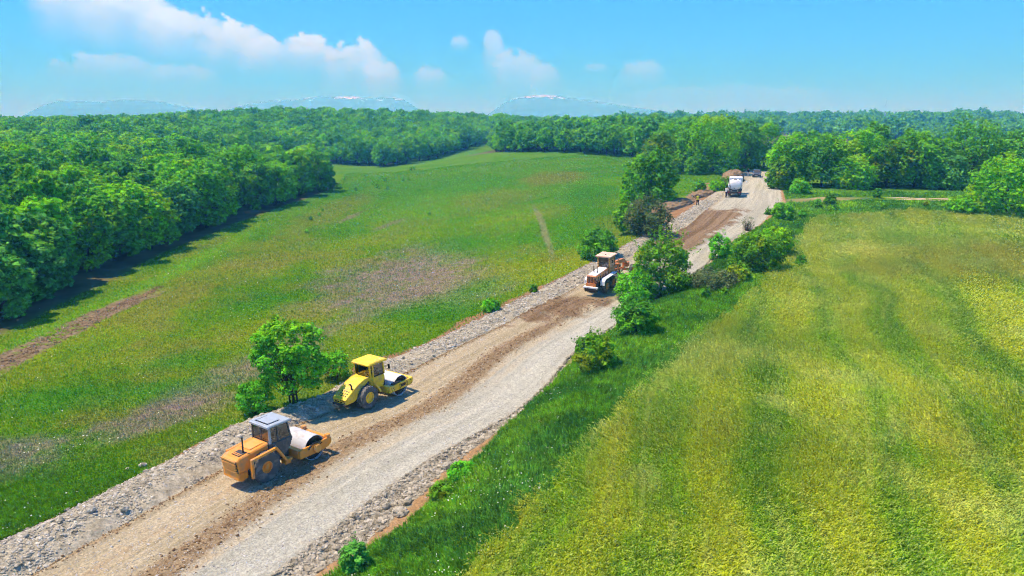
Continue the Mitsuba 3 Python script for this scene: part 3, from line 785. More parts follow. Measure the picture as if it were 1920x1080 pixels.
# the ears: short pale spikes nodding over the stalks
k = rng.random(len(x)) < .62
x, y, z, lean, ang, far, tall = x[k], y[k], z[k], lean[k], ang[k], far[k], tall[k]
d = np.stack([np.cos(ang) * np.sin(lean + .4), np.sin(ang) * np.sin(lean + .4), np.cos(lean + .4)], -1) + rng.normal(0, .3, (len(x), 3))
d = unit(d)
tip = np.stack([x, y, z], -1) + np.stack([np.cos(ang) * np.sin(lean), np.sin(ang) * np.sin(lean), np.cos(lean)], -1) * (tall * .9)[:, None]
s_ = rng.uniform(.10, .17, len(x)) * (.6 + .4 * far)
w = unit(np.cross(d, rng.normal(size=d.shape)))
v = np.stack([tip, tip + d * (s_ * .4)[:, None] + w * (s_ * .17 * far)[:, None], tip + d * s_[:, None], tip + d * (s_ * .4)[:, None] - w * (s_ * .17 * far)[:, None]], 1).reshape(-1, 3)
kk = np.arange(len(x))[:, None] * 4
scene['wheat_ear'] = thin(proc(lambda p, n, uv: mix(wheat_rgb(p) * 1.55, C(.50, .60, .14), .25 + .5 * cell_rand(dr.floor(p.x * 7), dr.floor(p.y * 7)))), .5)
scene['wheat_ears'] = mikit.ply((v, np.concatenate([kk + [0, 1, 2], kk + [0, 2, 3]], 0)), 'wheat_ear')
place('wheat_ears', 'pale ears nodding over the yellow green wheat', 'wheat', kind='stuff')

bank_in = lambda x, y: (x > X_VERGE(y) + .35 + (nz(x, y, .6, 15) - .5) * 1.4) & ((x < X_WHEAT(y) + .6 + (nz(x, y, .7, 19) - .5) * 3) | (y > Y_WHEAT(x) - .5)) & ~((y - track_y(x) > -3.4) & (y - track_y(x) < 1.6) & (x > 43) & (x < 75) & (nz(x, y, .25, 16) > .30))
x, y, z = field(rng, 190000, 21, 128, X_VERGE, lambda y: np.where(y > 98, right(y), X_WHEAT(y) + 1), bank_in, 1.5)
far = 1 + .022 * np.maximum(y - 30, 0)
tuft = nz(x, y, .45, 17)
scene['bank_grass'] = mikit.ply(blades(rng, x, y, z, rng.uniform(.22, .5, len(x)) * (.55 + tuft), .045 * far * rng.uniform(.7, 1.3, len(x)), np.clip(.45 + rng.normal(0, .3, len(x)), .05, 1.3), 3 * nz(x, y, .08, 18) * 3.1 + rng.normal(0, .8, len(x))), 'bank_blade')
place('bank_grass', 'lush green grass on the bank between road and wheat', 'grass', kind='stuff')

mead_in = lambda x, y: (x < X_BERM(y) - .0 - nz(x, y, .6, 25) * .55) & (x > X_WOOD(y) - 1) & ~((np.abs(x + 40.3) < 1.5) & (y < 80) & (nz(x, y, .8, 26) > .42)) & ~((y > 95) & (y < 158) & (X_BERM(y) - x < 4.2 * sm(95, 106, y) * sm(158, 140, y) * (.6 + .8 * nz(x, y, .3, 24))))
x, y, z = field(rng, 270000, 24, 235, lambda y: np.maximum(-.74 * y - 6, X_WOOD(y)), X_BERM, mead_in, 2.1)
far = 1 + .022 * np.maximum(y - 30, 0)
tuft = nz(x, y, .3, 27)
scene['meadow_grass'] = mikit.ply(blades(rng, x, y, z, rng.uniform(.10, .30, len(x)) * (.5 + tuft), .040 * far * rng.uniform(.7, 1.3, len(x)), np.clip(.5 + rng.normal(0, .3, len(x)), .05, 1.3), 3 * nz(x, y, .05, 28) * 3.1 + rng.normal(0, .9, len(x))), 'meadow_blade')
place('meadow_grass', 'short mixed grass and weeds of the sloping meadow', 'grass', kind='stuff')

# small white and pale yellow flower heads in the grass
x, y, z = field(rng, 1700, 26, 120, lambda y: np.maximum(-.74 * y - 6, X_WOOD(y)), X_BERM, lambda x, y: mead_in(x, y) & (nz(x, y, .25, 33) + rng.normal(0, .10, len(x)) > .60), 1.3)
d = rng.normal(size=(len(x), 3)) * .35 + np.array([0, -.3, 1])
v, f = leaves(rng, np.stack([x, y, z + rng.uniform(.12, .3, len(x))], -1), d, .065 * (1 + .012 * (y - 26)) * rng.uniform(.7, 1.4, len(x)), .95, .1)
scene['petal'] = matte(proc(lambda p, n, uv: mix(C(.72, .74, .62), C(.62, .60, .22), smoothstep(.6, .9, cell_rand(dr.floor(p.x * 3), dr.floor(p.y * 3))))))
scene['meadow_flowers'] = mikit.ply((v, f), 'petal')
place('meadow_flowers', 'small white flower heads scattered through the meadow', 'flowers', kind='stuff')
x, y, z = field(rng, 1500, 22, 60, X_VERGE, lambda y: X_WHEAT(y) + 2, lambda x, y: bank_in(x, y) & (nz(x, y, .5, 35) > .55), 1.3)
v, f = leaves(rng, np.stack([x, y, z + rng.uniform(.25, .45, len(x))], -1), rng.normal(size=(len(x), 3)) * .35 + np.array([0, -.3, 1]), .06 * rng.uniform(.7, 1.4, len(x)), .95, .1)
scene['bank_flowers'] = mikit.ply((v, f), 'petal')
place('bank_flowers', 'tiny pale flower heads in the bank grass', 'flowers', kind='stuff')


# ------------------------------------------------------------------ single trees and shrubs
def plant(name, x, y, W, H, leaf, label, cat='tree', seed=0, sprays=2600, size=.5, lobes_n=28, z0=.25, trunk_h=None, trunk_r=None, limb_n=8, r=(.24, .40), lean=(0, 0), up=.8, rot=0, z=None, shoots=0, stems=None, group=None, bark='bark', wiry=0, shell=(.45, 1.2)):
    """A tree or shrub built for its own spot: W across, H tall."""
    key = numbered(name)
    rng = np.random.default_rng(seed + 1000)
    R = W / 2
    if cat in ('shrub', 'bramble', 'tree') and size < .45:
        size, sprays = size * .85, int(sprays * 1.35)
    lobes = dome_lobes(rng, R * .9, H * .97, z0, lobes_n, r, lean=lean)
    v, f = crown_leaves(rng, lobes, sprays, size, up, shell)
    if shoots:      # long new shoots that stand out of the crown
        sv, sf = [], []
        for k in range(shoots):
            a, q = rng.uniform(0, 6.283), rng.uniform(.1, .85)
            b = np.array([math.cos(a) * R * q, math.sin(a) * R * q, H * (.98 - .45 * q * q)])
            d = unit(np.array([math.cos(a) * q, math.sin(a) * q, 1.1 - .5 * q]) + rng.normal(size=3) * .2)
            ln = rng.uniform(.12, .26) * H
            n = max(6, int(ln / (size * .28)))
            t = rng.uniform(0, 1, n)[:, None]
            u, w = leaves(rng, b + d * ln * t + rng.normal(size=(n, 3)) * size * .22, rng.normal(size=(n, 3)) + [0, 0, .5], size * rng.uniform(.4, .8, n))
            sf.append(w + sum(len(q) for q in sv))
            sv.append(u)
        sv, sf = np.vstack(sv), np.vstack(sf)
        f, v = np.vstack([f, sf + len(v)]), np.vstack([v, sv])
    th, tr = trunk_h or H * .42, trunk_r or .02 * H + .02
    if stems:
        parts = [limbs(rng, lobes, th * rng.uniform(.85, 1.1), tr * rng.uniform(.7, 1.0), limb_n, base=b) for b in stems]
        trunk = join(*parts)
    else:
        trunk = limbs(rng, lobes, th, tr, limb_n)
    if wiry:
        tw = []
        for k in range(wiry):
            d = unit(rng.normal(size=3) * [1, 1, .5] + [0, 0, .8])
            b = np.array([d[0] * R * .15, d[1] * R * .15, 0])
            e = np.array([d[0] * R, d[1] * R, max(.3, d[2]) * H]) * rng.uniform(.75, 1.05)
            m = (b + e) / 2 + rng.normal(size=3) * .1 * H
            q = np.linspace(0, 1, 5)[:, None]
            tw.append(tube((1 - q) ** 2 * b + 2 * q * (1 - q) * m + q * q * e, np.array([.02, .016, .012, .009, .004]) * (.6 + H * .25), 4))
        trunk = join(trunk, *tw)
    zz = float(gz(x, y)) if z is None else z
    M = T().translate([x, y, zz - .05]).rotate([0, 0, 1], rot)
    scene[key + '__trunk'] = {**mikit.ply(trunk, bark), 'to_world': M}
    scene[key + '__crown'] = {**mikit.ply((v, f), leaf), 'to_world': M}
    place(key, label, cat, group)
    return key


big = dict(sprays=4200, size=.62, lobes_n=40, z0=.5)
plant('broadleaf_tree', 21.3, 114.3, 9.0, 9.4, 'leaf_deep', 'round dark tree standing alone at the meadow side of the road', seed=1, **{**big, 'z0': .2})
plant('broadleaf_tree', 45.8, 168.5, 13.5, 14.0, 'leaf_fresh', 'tallest bright green tree above the soil mound by the road', seed=2, **big)
plant('broadleaf_tree', 41.3, 172.5, 9.5, 12.0, 'leaf_deep', 'deep green tree left of the tallest tree above the soil mound', seed=3, **big)
plant('broadleaf_tree', 50.4, 177.0, 8.5, 12.4, 'leaf_deep', 'dark tree overhanging the shaded cutting by the parked car', seed=4, **big)
plant('broadleaf_tree', 39.0, 181.0, 10.0, 11.5, 'leaf_fresh', 'yellowish tree behind the deep green tree near the road cutting', seed=5, **big)
plant('shrub', 41.0, 164.5, 5.5, 4.5, 'leaf_deep', 'dark undergrowth below the deep green tree above the soil mound', 'shrub', seed=91, sprays=1800, size=.55, z0=.05)
plant('shrub', 46.8, 163.0, 5.5, 5.0, 'leaf_deep', 'dark undergrowth at the foot of the tallest tree above the soil mound', 'shrub', seed=92, sprays=1800, size=.55, z0=.05)
plant('shrub', 36.4, 168.0, 5.0, 4.0, 'leaf_bush', 'olive undergrowth at the meadow corner of the trees above the soil mound', 'shrub', seed=93, sprays=1600, size=.55, z0=.05)
plant('broadleaf_tree', 43.5, 178.5, 10.0, 12.5, 'leaf_deep', 'dark tree filling the gap behind the tallest tree above the mound', seed=24, **big)
plant('broadleaf_tree', 35.0, 176.0, 9.0, 10.0, 'leaf_bush', 'olive tree at the meadow corner of the trees above the mound', seed=25, **{**big, 'z0': .1})
plant('broadleaf_tree', 57.5, 183.0, 10.0, 13.0, 'leaf_deep', 'dark tree closing the shaded end of the road behind the parked car', seed=18, **big)
plant('broadleaf_tree', 64.0, 188.0, 10.0, 12.5, 'leaf_fresh', 'green tree right of the dark tree behind the parked car', seed=19, **big)
plant('broadleaf_tree', 53.5, 190.0, 10.0, 13.0, 'leaf_deep', 'dark tree half hidden behind the tree that closes the road', seed=20, **big)
plant('broadleaf_tree', 53.0, 141.0, 9.6, 10.4, 'leaf_fresh', 'yellow green tree nearest the right edge of the road opposite the mound', seed=6, **big)
plant('broadleaf_tree', 48.9, 133.6, 5.4, 6.3, 'leaf_bush', 'low dark tree leaning over the road edge past the tank truck', seed=7, **{**big, 'sprays': 2600, 'z0': .1})
plant('broadleaf_tree', 58.2, 138.4, 10.8, 10.4, 'leaf_deep', 'green tree second from the road in the row behind the cart track', seed=8, **big)
plant('broadleaf_tree', 65.6, 140.2, 11.0, 11.3, 'leaf_fresh', 'tall yellow green tree in the middle of the row behind the cart track', seed=9, **big)
plant('broadleaf_tree', 61.8, 134.2, 8.4, 6.1, 'leaf_fresh', 'low bright tree in front of the row behind the cart track', seed=10, **{**big, 'sprays': 3000, 'z0': .1})
plant('broadleaf_tree', 69.8, 137.0, 9.6, 8.7, 'leaf_bush', 'olive tree with a dark hollow in the row behind the cart track', seed=11, **big)
plant('broadleaf_tree', 74.6, 136.5, 10.6, 10.8, 'leaf_deep', 'full green tree left of the tallest dark tree behind the cart track', seed=12, **big)
plant('broadleaf_tree', 78.5, 134.0, 9.4, 6.5, 'leaf_blue', 'low bluish tree at the foot of the tallest dark tree behind the cart track', seed=13, **{**big, 'sprays': 3000, 'z0': .1})
plant('broadleaf_tree', 85.2, 138.2, 13.5, 13.6, 'leaf_deep', 'tallest dark domed tree behind the right end of the cart track', seed=14, **big)
plant('broadleaf_tree', 99.0, 143.0, 14.0, 12.6, 'leaf_blue', 'broad bluish green tree right of the tallest dark domed tree', seed=15, **big)
plant('broadleaf_tree', 69.6, 102.6, 11.2, 8.6, 'leaf_fresh', 'bright round tree on the far wheat edge where the cart track ends', seed=16, sprays=4600, size=.6, lobes_n=44, z0=.1)
plant('shrub', 63.6, 103.2, 4.8, 2.8, 'leaf_fresh', 'low leafy spread at the foot of the bright round tree by the wheat', 'shrub', seed=17, sprays=1300, size=.5, z0=.05)

plant('young_tree', -13.9, 43.6, 5.3, 6.6, 'leaf_young', 'young leafy tree with several stems between the two rollers', seed=21, sprays=6000, size=.28, lobes_n=60, z0=1.5, r=(.13, .24), limb_n=16, trunk_r=.085, trunk_h=2.9,
      stems=[(0, 0), (.28, .12), (-.22, .15), (.1, -.2)], lean=(-.3, .1))
plant('shrub', -16.1, 42.9, 2.5, 2.3, 'leaf_young', 'low leafy branches spreading into the grass left of the young tree', 'shrub', seed=22, sprays=1500, size=.25, z0=.35, wiry=12)
plant('shrub', -12.5, 48.6, 2.4, 2.2, 'leaf_young', 'small thin shrub right of the young tree behind the yellow roller', 'shrub', seed=23, sprays=800, size=.24, z0=.5, wiry=22)

bush = dict(cat='shrub')
plant('shrub', 5.6, 46.5, 3.4, 2.75, 'leaf_bush', 'dark round bush with upright reddish shoots nearest on the grassy bank', seed=31, sprays=4200, size=.25, z0=.05, shoots=26, **bush)
plant('shrub', 9.5, 54.0, 3.6, 3.0, 'leaf_deep', 'dense dark green bush above the nearest bush on the bank', seed=32, sprays=4200, size=.27, z0=.05, shoots=10, **bush)
plant('shrub', 14.3, 68.3, 6.8, 6.2, 'leaf_bush', 'largest spreading bush on the road edge beside the grader', seed=33, sprays=5600, size=.36, lobes_n=46, z0=.1, shoots=40, r=(.18, .30), **bush)
plant('shrub', 11.7, 66.8, 4.4, 3.2, 'leaf_young', 'yellow green growth in front of the grader blade beside the largest bush', seed=34, sprays=2600, size=.3, z0=.05, shoots=14, **bush)
plant('shrub', 16.9, 90.0, 6.2, 5.0, 'leaf_grey', 'brownish grey wiry thicket on the meadow side of the road', seed=35, sprays=3000, size=.36, z0=.1, wiry=26, shoots=16, **bush)
plant('shrub', 15.2, 93.5, 4.4, 4.6, 'leaf_deep', 'dark bush behind the brownish grey thicket', seed=36, sprays=2600, size=.4, z0=.05, shoots=9, **bush)
plant('shrub', 9.6, 80.5, 4.8, 3.4, 'leaf_deep', 'rounded green bush in the grass behind the grader', seed=37, sprays=3200, size=.34, z0=.05, shoots=8, **bush)
plant('shrub', 23.0, 79.6, 2.9, 2.9, 'leaf_young', 'small bright bush standing at the gravel edge', seed=38, sprays=2200, size=.27, z0=.15, shoots=16, **bush)
plant('shrub', 24.6, 72.4, 5.6, 4.2, 'leaf_bush', 'long domed bush between the gravel and the wheat', seed=39, sprays=5000, size=.33, lobes_n=42, z0=.05, shoots=14, **bush)
plant('shrub', 28.6, 79.0, 4.2, 3.2, 'leaf_fresh', 'bright bush joined to the upper end of the long domed bush', seed=40, sprays=3000, size=.34, z0=.05, shoots=10, **bush)
plant('shrub', 18.6, 66.0, 4.6, 1.7, 'leaf_grey', 'low grey green scrub in the gap between the largest bush and the domed bush', seed=41, sprays=2400, size=.26, z0=.05, wiry=24, **bush)
plant('shrub', 21.4, 67.6, 2.6, 1.8, 'leaf_bush', 'small dark bush at the foot of the domed bush', seed=42, sprays=1500, size=.28, z0=.05, shoots=9, **bush)
plant('shrub', 37.2, 100.0, 3.4, 2.6, 'leaf_deep', 'dark bush on the road edge before the cart track turns off', seed=43, sprays=2200, size=.36, z0=.05, shoots=10, **bush)
plant('shrub', 48.4, 123.4, 3.6, 2.7, 'leaf_young', 'pale round bush beside the cart track near the low dark tree', seed=44, sprays=1800, size=.4, z0=.05, shoots=9, **bush)
plant('shrub', 48.1, 110.6, 2.0, 1.9, 'leaf_bush', 'upright bush on the near side of the cart track', seed=45, sprays=900, size=.34, z0=.05, shoots=6, **bush)
plant('shrub', 45.6, 109.2, 1.5, 1.5, 'leaf_deep', 'smaller bush left of the upright bush by the cart track', seed=46, sprays=700, size=.32, z0=.05, shoots=9, **bush)
plant('shrub', 17.0, 62.5, 1.0, 1.15, 'leaf_deep', 'small dark clump alone in the grass below the largest bush', seed=47, sprays=700, size=.2, z0=.03, shoots=9, **bush)
plant('shrub', 18.8, 63.1, .75, .85, 'leaf_bush', 'smallest dark clump next to the grey green scrub', seed=48, sprays=450, size=.18, z0=.03, shoots=9, **bush)
plant('shrub', -6.15, 25.6, 1.35, 1.55, 'leaf_blue', 'grey green bush with one tall shoot at the bottom edge by the rubble', seed=49, sprays=2400, size=.15, z0=.03, shoots=7, **bush)
plant('bramble', -3.3, 31.6, 1.5, .9, 'leaf_bush', 'creeping bramble hanging down the bank onto the orange soil', 'bramble', seed=50, sprays=1500, size=.16, z0=.02)
plant('bramble', -2.5, 33.6, 1.6, .9, 'leaf_young', 'upper part of the creeping bramble in the bank grass', 'bramble', seed=51, sprays=1400, size=.16, z0=.02)
plant('shrub', -1.9, 63.8, 1.7, 1.15, 'leaf_young', 'low bush at the meadow edge between yellow roller and grader', seed=52, sprays=1100, size=.24, z0=.03, wiry=8, **bush)
plant('shrub', 2.1, 69.0, .95, .9, 'leaf_bush', 'tiny bush on the stony edge close to the grader', seed=53, sprays=500, size=.2, z0=.03, shoots=9, **bush)
plant('shrub', 30.2, 92.8, 1.9, 2.4, 'leaf_grey', 'bare brown twiggy bush against the gravel', seed=54, sprays=130, size=.22, z0=.4, wiry=70, bark='twig_brown', **bush)
plant('shrub', 32.1, 126.0, 2.4, 2.5, 'leaf_deep', 'dark bush on the soil bank left of the tank truck', seed=55, sprays=1100, size=.38, z0=.05, shoots=9, **bush)
plant('shrub', 36.0, 129.0, 3.4, 2.0, 'leaf_fresh', 'bright scrub on top of the soil bank beside the tank truck', seed=56, sprays=1200, size=.38, z0=.05, shoots=9, **bush)
plant('shrub', 39.4, 136.0, 3.4, 2.2, 'leaf_bush', 'scrub below the soil mound behind the tank truck', seed=57, sprays=1200, size=.38, z0=.05, shoots=9, **bush)
plant('shrub', 19.2, 120.0, 3.6, 3.6, 'leaf_fresh', 'bright bush behind the lone round tree by the meadow', seed=58, sprays=1600, size=.4, z0=.05, shoots=9, **bush)
plant('shrub', 29.6, 73.6, 1.2, 1.3, 'leaf_deep', 'small dark bush at the wheat side end of the domed bush', seed=59, sprays=600, size=.26, z0=.03, shoots=9, **bush)
plant('shrub', 36.3, 103.2, 1.1, 1.2, 'leaf_bush', 'small upright bush just past the dark bush on the road edge', seed=60, sprays=450, size=.28, z0=.03, shoots=9, **bush)
plant('sapling', 47.2, 106.7, 1.1, 1.2, 'leaf_deep', 'sapling in the grass before the first pale stretch of the cart track', 'sapling', seed=61, sprays=350, size=.26, z0=.1)
plant('sapling', 53.7, 105.7, .9, 1.2, 'leaf_bush', 'dark sapling at the wheat edge below the middle of the cart track', 'sapling', seed=62, sprays=300, size=.26, z0=.1)
plant('sapling', 58.6, 117.6, 1.5, 1.9, 'leaf_deep', 'sapling on the far side of the middle of the cart track', 'sapling', seed=63, sprays=500, size=.3, z0=.1)
plant('sapling', 40.2, 100.8, 1.2, 1.5, 'leaf_young', 'bright sapling right of the dark bush on the road edge', 'sapling', seed=64, sprays=450, size=.28, z0=.1)
plant('sapling', 61.5, 108.6, .9, 1.0, 'leaf_bush', 'low sapling between cart track and wheat near the bright round tree', 'sapling', seed=65, sprays=260, size=.26, z0=.1)
WEEDS = [(-36.7, 138.6, .8), (-37.7, 199.0, 1.3), (-43.3, 218.3, 1.5), (-35.4, 205.4, 1.4), (-34.0, 214.8, 1.0), (-31.8, 187.7, 1.3), (-35.7, 192.9, 1.2), (-48.8, 214.1, .9), (-40.1, 188.5, 1.0), (-36.7, 132.7, .9),
         (-37.9, 146.0, .7), (-33.5, 118.3, .8), (-15.3, 135.1, .8), (-39.8, 178.7, .8), (-32.1, 233.9, 1.5), (-31.5, 237.0, 1.4), (-22.9, 180.8, .8), (-34.6, 190.6, 1.1), (-30.4, 205.0, 1.2), (-28.9, 205.8, 1.1)]
for i, (x, y, h) in enumerate(WEEDS):
    far = 'at the far end of' if y > 170 else 'in the middle of'
    plant('weed', x, y, h * .8, h, 'leaf_deep', f'small dark weed clump standing {far} the meadow', 'weed', seed=70 + i, sprays=110, size=.34, z0=.03, lobes_n=7, limb_n=2, group=f'weed clumps {far} the meadow')


# ------------------------------------------------------------------ machines
def paint(c, dust=(.36, .28, .18), k=.5, rough=.45):
    def f(p, n, uv):
        d = smoothstep(.50, .80, fbm(p.x * 2.6, p.y * 2.6, p.z * 2.6, octaves=4)) * k
        s = smoothstep(.62, .80, noise(p.x * 9, p.y * 9, p.z * 5)) * .5 * k
        return mix(C(*c), C(*dust), d + s)
    return {'type': 'principled', 'base_color': proc(f), 'roughness': rough, 'specular': .45}


scene['paint_orange'] = paint((.78, .30, .035))
scene['paint_orange_pale'] = paint((.76, .36, .075), k=.3)
scene['paint_yellow'] = paint((.85, .58, .030))
scene['paint_grader'] = paint((.60, .20, .05), k=.6)
scene['paint_grader_roof'] = paint((.85, .50, .34), k=.3)
scene['paint_white'] = paint((.78, .79, .80), k=.18)
scene['paint_slate'] = paint((.055, .070, .080), k=.25)
scene['paint_roof_grey'] = paint((.34, .41, .47), k=.2)
scene['paint_car'] = paint((.05, .075, .12), k=.2, rough=.25)
scene['drum_steel'] = {'type': 'principled', 'base_color': proc(lambda p, n, uv: mix(C(.50, .53, .56), C(.36, .34, .31), smoothstep(.55, .75, fbm(p.x * 2.2, p.y * 2.2, p.z * 1.2, octaves=4)))), 'roughness': .5, 'specular': .5}
scene['drum_white'] = {'type': 'principled', 'base_color': proc(lambda p, n, uv: mix(C(.66, .68, .74), C(.50, .48, .45), smoothstep(.58, .8, fbm(p.x * 2.2, p.y * 2.2, p.z * 1.2, octaves=4)))), 'roughness': .45, 'specular': .5}
scene['black_part'] = {'type': 'principled', 'base_color': rgb(.022, .022, .024), 'roughness': .5}
scene['dark_part'] = {'type': 'principled', 'base_color': rgb(.045, .042, .040), 'roughness': .65}
scene['rubber'] = {'type': 'principled', 'base_color': proc(lambda p, n, uv: mix(C(.085, .090, .090), C(.19, .18, .16), smoothstep(.45, .75, fbm(p.x * 4, p.y * 4, p.z * 4)))), 'roughness': .85}
scene['blade_steel'] = {'type': 'principled', 'base_color': rgb(.62, .60, .56), 'roughness': .4, 'metallic': .4}
scene['window_glass'] = {'type': 'thindielectric', 'specular_transmittance': rgb(.22, .26, .28)}
scene['lamp_red'] = {'type': 'principled', 'base_color': rgb(.5, .02, .02), 'roughness': .3}
scene['lamp_clear'] = {'type': 'principled', 'base_color': rgb(.75, .75, .72), 'roughness': .2}


def slab(poly, y0, y1, c=.03):
    """A plate of outline poly (x, z) from y0 to y1 with chamfered rims."""
    p = sg.Polygon(poly)
    p = p if p.exterior.is_ccw else sg.Polygon(list(p.exterior.coords)[::-1])
    m = trimesh.creation.extrude_polygon(p, y1 - y0, engine='earcut')
    if c and p.convex_hull.area - p.area < 1e-6 and (y1 - y0) > 2.2 * c:
        q = p.buffer(-c, join_style=2)
        if q.geom_type == 'Polygon' and not q.is_empty:
            a, b = np.array(p.exterior.coords)[:-1], np.array(q.exterior.coords)[:-1]
            w = y1 - y0
            pts = np.vstack([np.c_[b, 0 * b[:, 0]], np.c_[a, 0 * a[:, 0] + c], np.c_[a, 0 * a[:, 0] + w - c], np.c_[b, 0 * b[:, 0] + w]])
            m = trimesh.convex.convex_hull(pts)
    v = m.vertices
    m = trimesh.Trimesh(np.stack([v[:, 0], y1 - v[:, 2], v[:, 1]], -1), m.faces, process=False)
    return m


def bx(x0, x1, y0, y1, z0, z1, c=.025):
    return slab([(x0, z0), (x1, z0), (x1, z1), (x0, z1)], y0, y1, c)


def disc(x, z, r, y0, y1, n=40, c=0):
    """A round on a cross axle, with eased edges."""
    prof = [(0, y0), (r - c, y0), (r, y0 + c), (r, y1 - c), (r - c, y1), (0, y1)] if c else [(0, y0), (r, y0), (r, y1), (0, y1)]
    m = trimesh.creation.revolve(np.array(prof), sections=n)
    v = m.vertices
    return trimesh.Trimesh(np.stack([v[:, 0] + x, v[:, 2], v[:, 1] + z], -1), m.faces[:, ::-1], process=False)


def ring(x, z, prof, n=44):
    """A body turned about a cross axle: prof holds (radius, y)."""
    m = trimesh.creation.revolve(np.array(prof + prof[:1]), sections=n)
    v = m.vertices
    return trimesh.Trimesh(np.stack([v[:, 0] + x, v[:, 2], v[:, 1] + z], -1), m.faces[:, ::-1], process=False)


def move(m, x=0, y=0, z=0):
    m = m.copy()
    m.apply_translation([x, y, z])
    return m


def spin(m, deg, axis, at=(0, 0, 0)):
    m = m.copy()
    m.apply_transform(trimesh.transformations.rotation_matrix(math.radians(deg), axis, at))
    return m


class Build:
    """One thing: its parts share its place in the world."""

    def __init__(self, name, label, cat, x, y, z, heading, pitch=0.0, roll=0.0, group=None, size=(1, 1, 1)):
        self.key = place(numbered(name), label, cat, group)
        self.n = {}
        self.M = T().translate([x, y, z]).rotate([0, 0, 1], 90 - heading).rotate([0, 1, 0], -pitch).rotate([1, 0, 0], roll).scale(list(size))

    def add(self, name, mesh, bsdf, smooth=35, label=None):
        k = self.n.get(name, 0)
        self.n[name] = k + 1
        head, _, tail = name.rpartition('__')
        key = f'{self.key}__{name}' + (f'_{k:03d}' if k else '')
        scene[key] = {**mikit.ply(mesh, bsdf, smooth=smooth), 'to_world': self.M}
        if label:
            labels[key] = {'label': label}
        return key[len(self.key) + 2:]

    def wheel(self, x, y, r, w, rim_r, rim_mat, lugs=22, side=1, steer=0):
        """A tyre with lugs, its rim and hub as pieces of the wheel. side: +1 if the outside is towards +y."""
        h = w / 2
        t = ring(x, r, [(rim_r, -h * .78), (r * .80, -h), (r * .93, -h * .97), (r * .975, -h * .80), (r * .985, 0), (r * .975, h * .80), (r * .93, h * .97), (r * .80, h), (rim_r, h * .78), (rim_r * .96, 0)])
        bars = []
        for k in range(lugs):
            for s in (-1, 1):
                b = trimesh.creation.box([r * .085, w * .50, r * .085])
                b.apply_transform(trimesh.transformations.rotation_matrix(s * .55, [0, 0, 1]))
                b.apply_translation([0, s * w * .23, r * .985])
                b.apply_transform(trimesh.transformations.rotation_matrix((k + .25 * s) * 2 * math.pi / lugs, [0, 1, 0]))
                b.apply_translation([x, 0, r])
                bars.append(b)
        tyre = move(join(t, *bars), y=y)
        rim = move(join(ring(x, r, [(rim_r * 1.01, h * .80), (rim_r * .90, h * .84), (rim_r * .82, h * .45), (rim_r * .40, h * .42), (rim_r * .36, h * .66), (0.001, h * .66), (0.001, -h * .5), (rim_r * 1.01, -h * .5)]) if side > 0 else
                        ring(x, r, [(rim_r * 1.01, h * .5), (0.001, h * .5), (0.001, -h * .66), (rim_r * .36, -h * .66), (rim_r * .40, -h * .42), (rim_r * .82, -h * .45), (rim_r * .90, -h * .84), (rim_r * 1.01, -h * .80)])), y=y)
        if steer:
            tyre, rim = spin(tyre, steer, [0, 0, 1], (x, y, r)), spin(rim, steer, [0, 0, 1], (x, y, r))
        k = self.n.get('wheel', 0)
        self.n['wheel'] = k + 1
        base = 'wheel' + (f'_{k:03d}' if k else '')
        self.add(base + '__tyre', tyre, 'rubber', 30)
        self.add(base + '__rim', rim, rim_mat, 30)


def drum(b, x, r, w, mat):
    h = w / 2
    shell = ring(x, r, [(r, -h), (r, h), (r * .955, h), (r * .955, h * .86), (r * .955, -h * .86), (r * .955, -h)], 72)
    b.add('drum', shell, mat, 40)
    for s in (-1, 1):
        b.add('drum__end_plate', disc(x, r, r * .953, s * h * .84 - .02, s * h * .84 + .02), 'black_part', 30)
        b.add('drum__hub', disc(x, r, r * .40, min(s * h * .82, s * h * 1.02), max(s * h * .82, s * h * 1.02), c=.03), 'dark_part', 30)


# ---- orange roller
b = Build('road_roller', 'orange single drum roller with a dark grey cab nearest on the road', 'road roller', -13.1, 34.4, .05, 34.5, size=(.90, .91, .91))
b.add('hood', slab([(-1.55, .98), (-1.66, 1.72), (-1.48, 1.86), (.42, 2.06), (.42, 1.0)], -.70, .70, .07), 'paint_orange')
b.add('hood__top_panel', slab([(-.62, 1.965), (.30, 2.055), (.30, 2.09), (-.62, 2.0)], -.42, .42, .01), 'paint_orange_pale')
b.add('hood__vent', slab([(-1.38, 1.885), (-.86, 1.935), (-.86, 1.955), (-1.38, 1.905)], -.50, .16, 0), 'dark_part', False)
for k in range(4):
    b.add('hood__vent_bar', slab([(-1.34 + .125 * k, 1.912), (-1.29 + .125 * k, 1.917), (-1.29 + .125 * k, 1.93), (-1.34 + .125 * k, 1.925)], -.47, .13, 0), 'paint_orange', False)
b.add('grille', slab([(-1.60, 1.02), (-1.70, 1.70), (-1.64, 1.72), (-1.54, 1.02)], -.62, .62, 0), 'dark_part', False)
for k in range(4):
    z = 1.06 + .143 * k
    b.add('grille__slat', slab([(-1.605 - .021 * k, z), (-1.685 - .021 * k, z + .01), (-1.675 - .021 * k, z + .075), (-1.60 - .021 * k, z + .085)], -.60, .60, 0), 'paint_orange_pale', False)
b.add('grille__top_plate', slab([(-1.70, 1.63), (-1.745, 1.64), (-1.755, 1.74), (-1.70, 1.74)], -.62, .62, 0), 'paint_orange_pale', False)
b.add('bumper', slab([(-1.63, .62), (-1.60, .99), (-1.0, .99), (-1.0, .56), (-1.45, .50)], -.70, .70, .04), 'paint_orange')
b.add('exhaust_pipe', move(tube([[-.98, -.34, 1.9], [-.98, -.34, 2.3], [-.98, -.34, 2.82]], [.05, .045, .045], 10)), 'black_part')
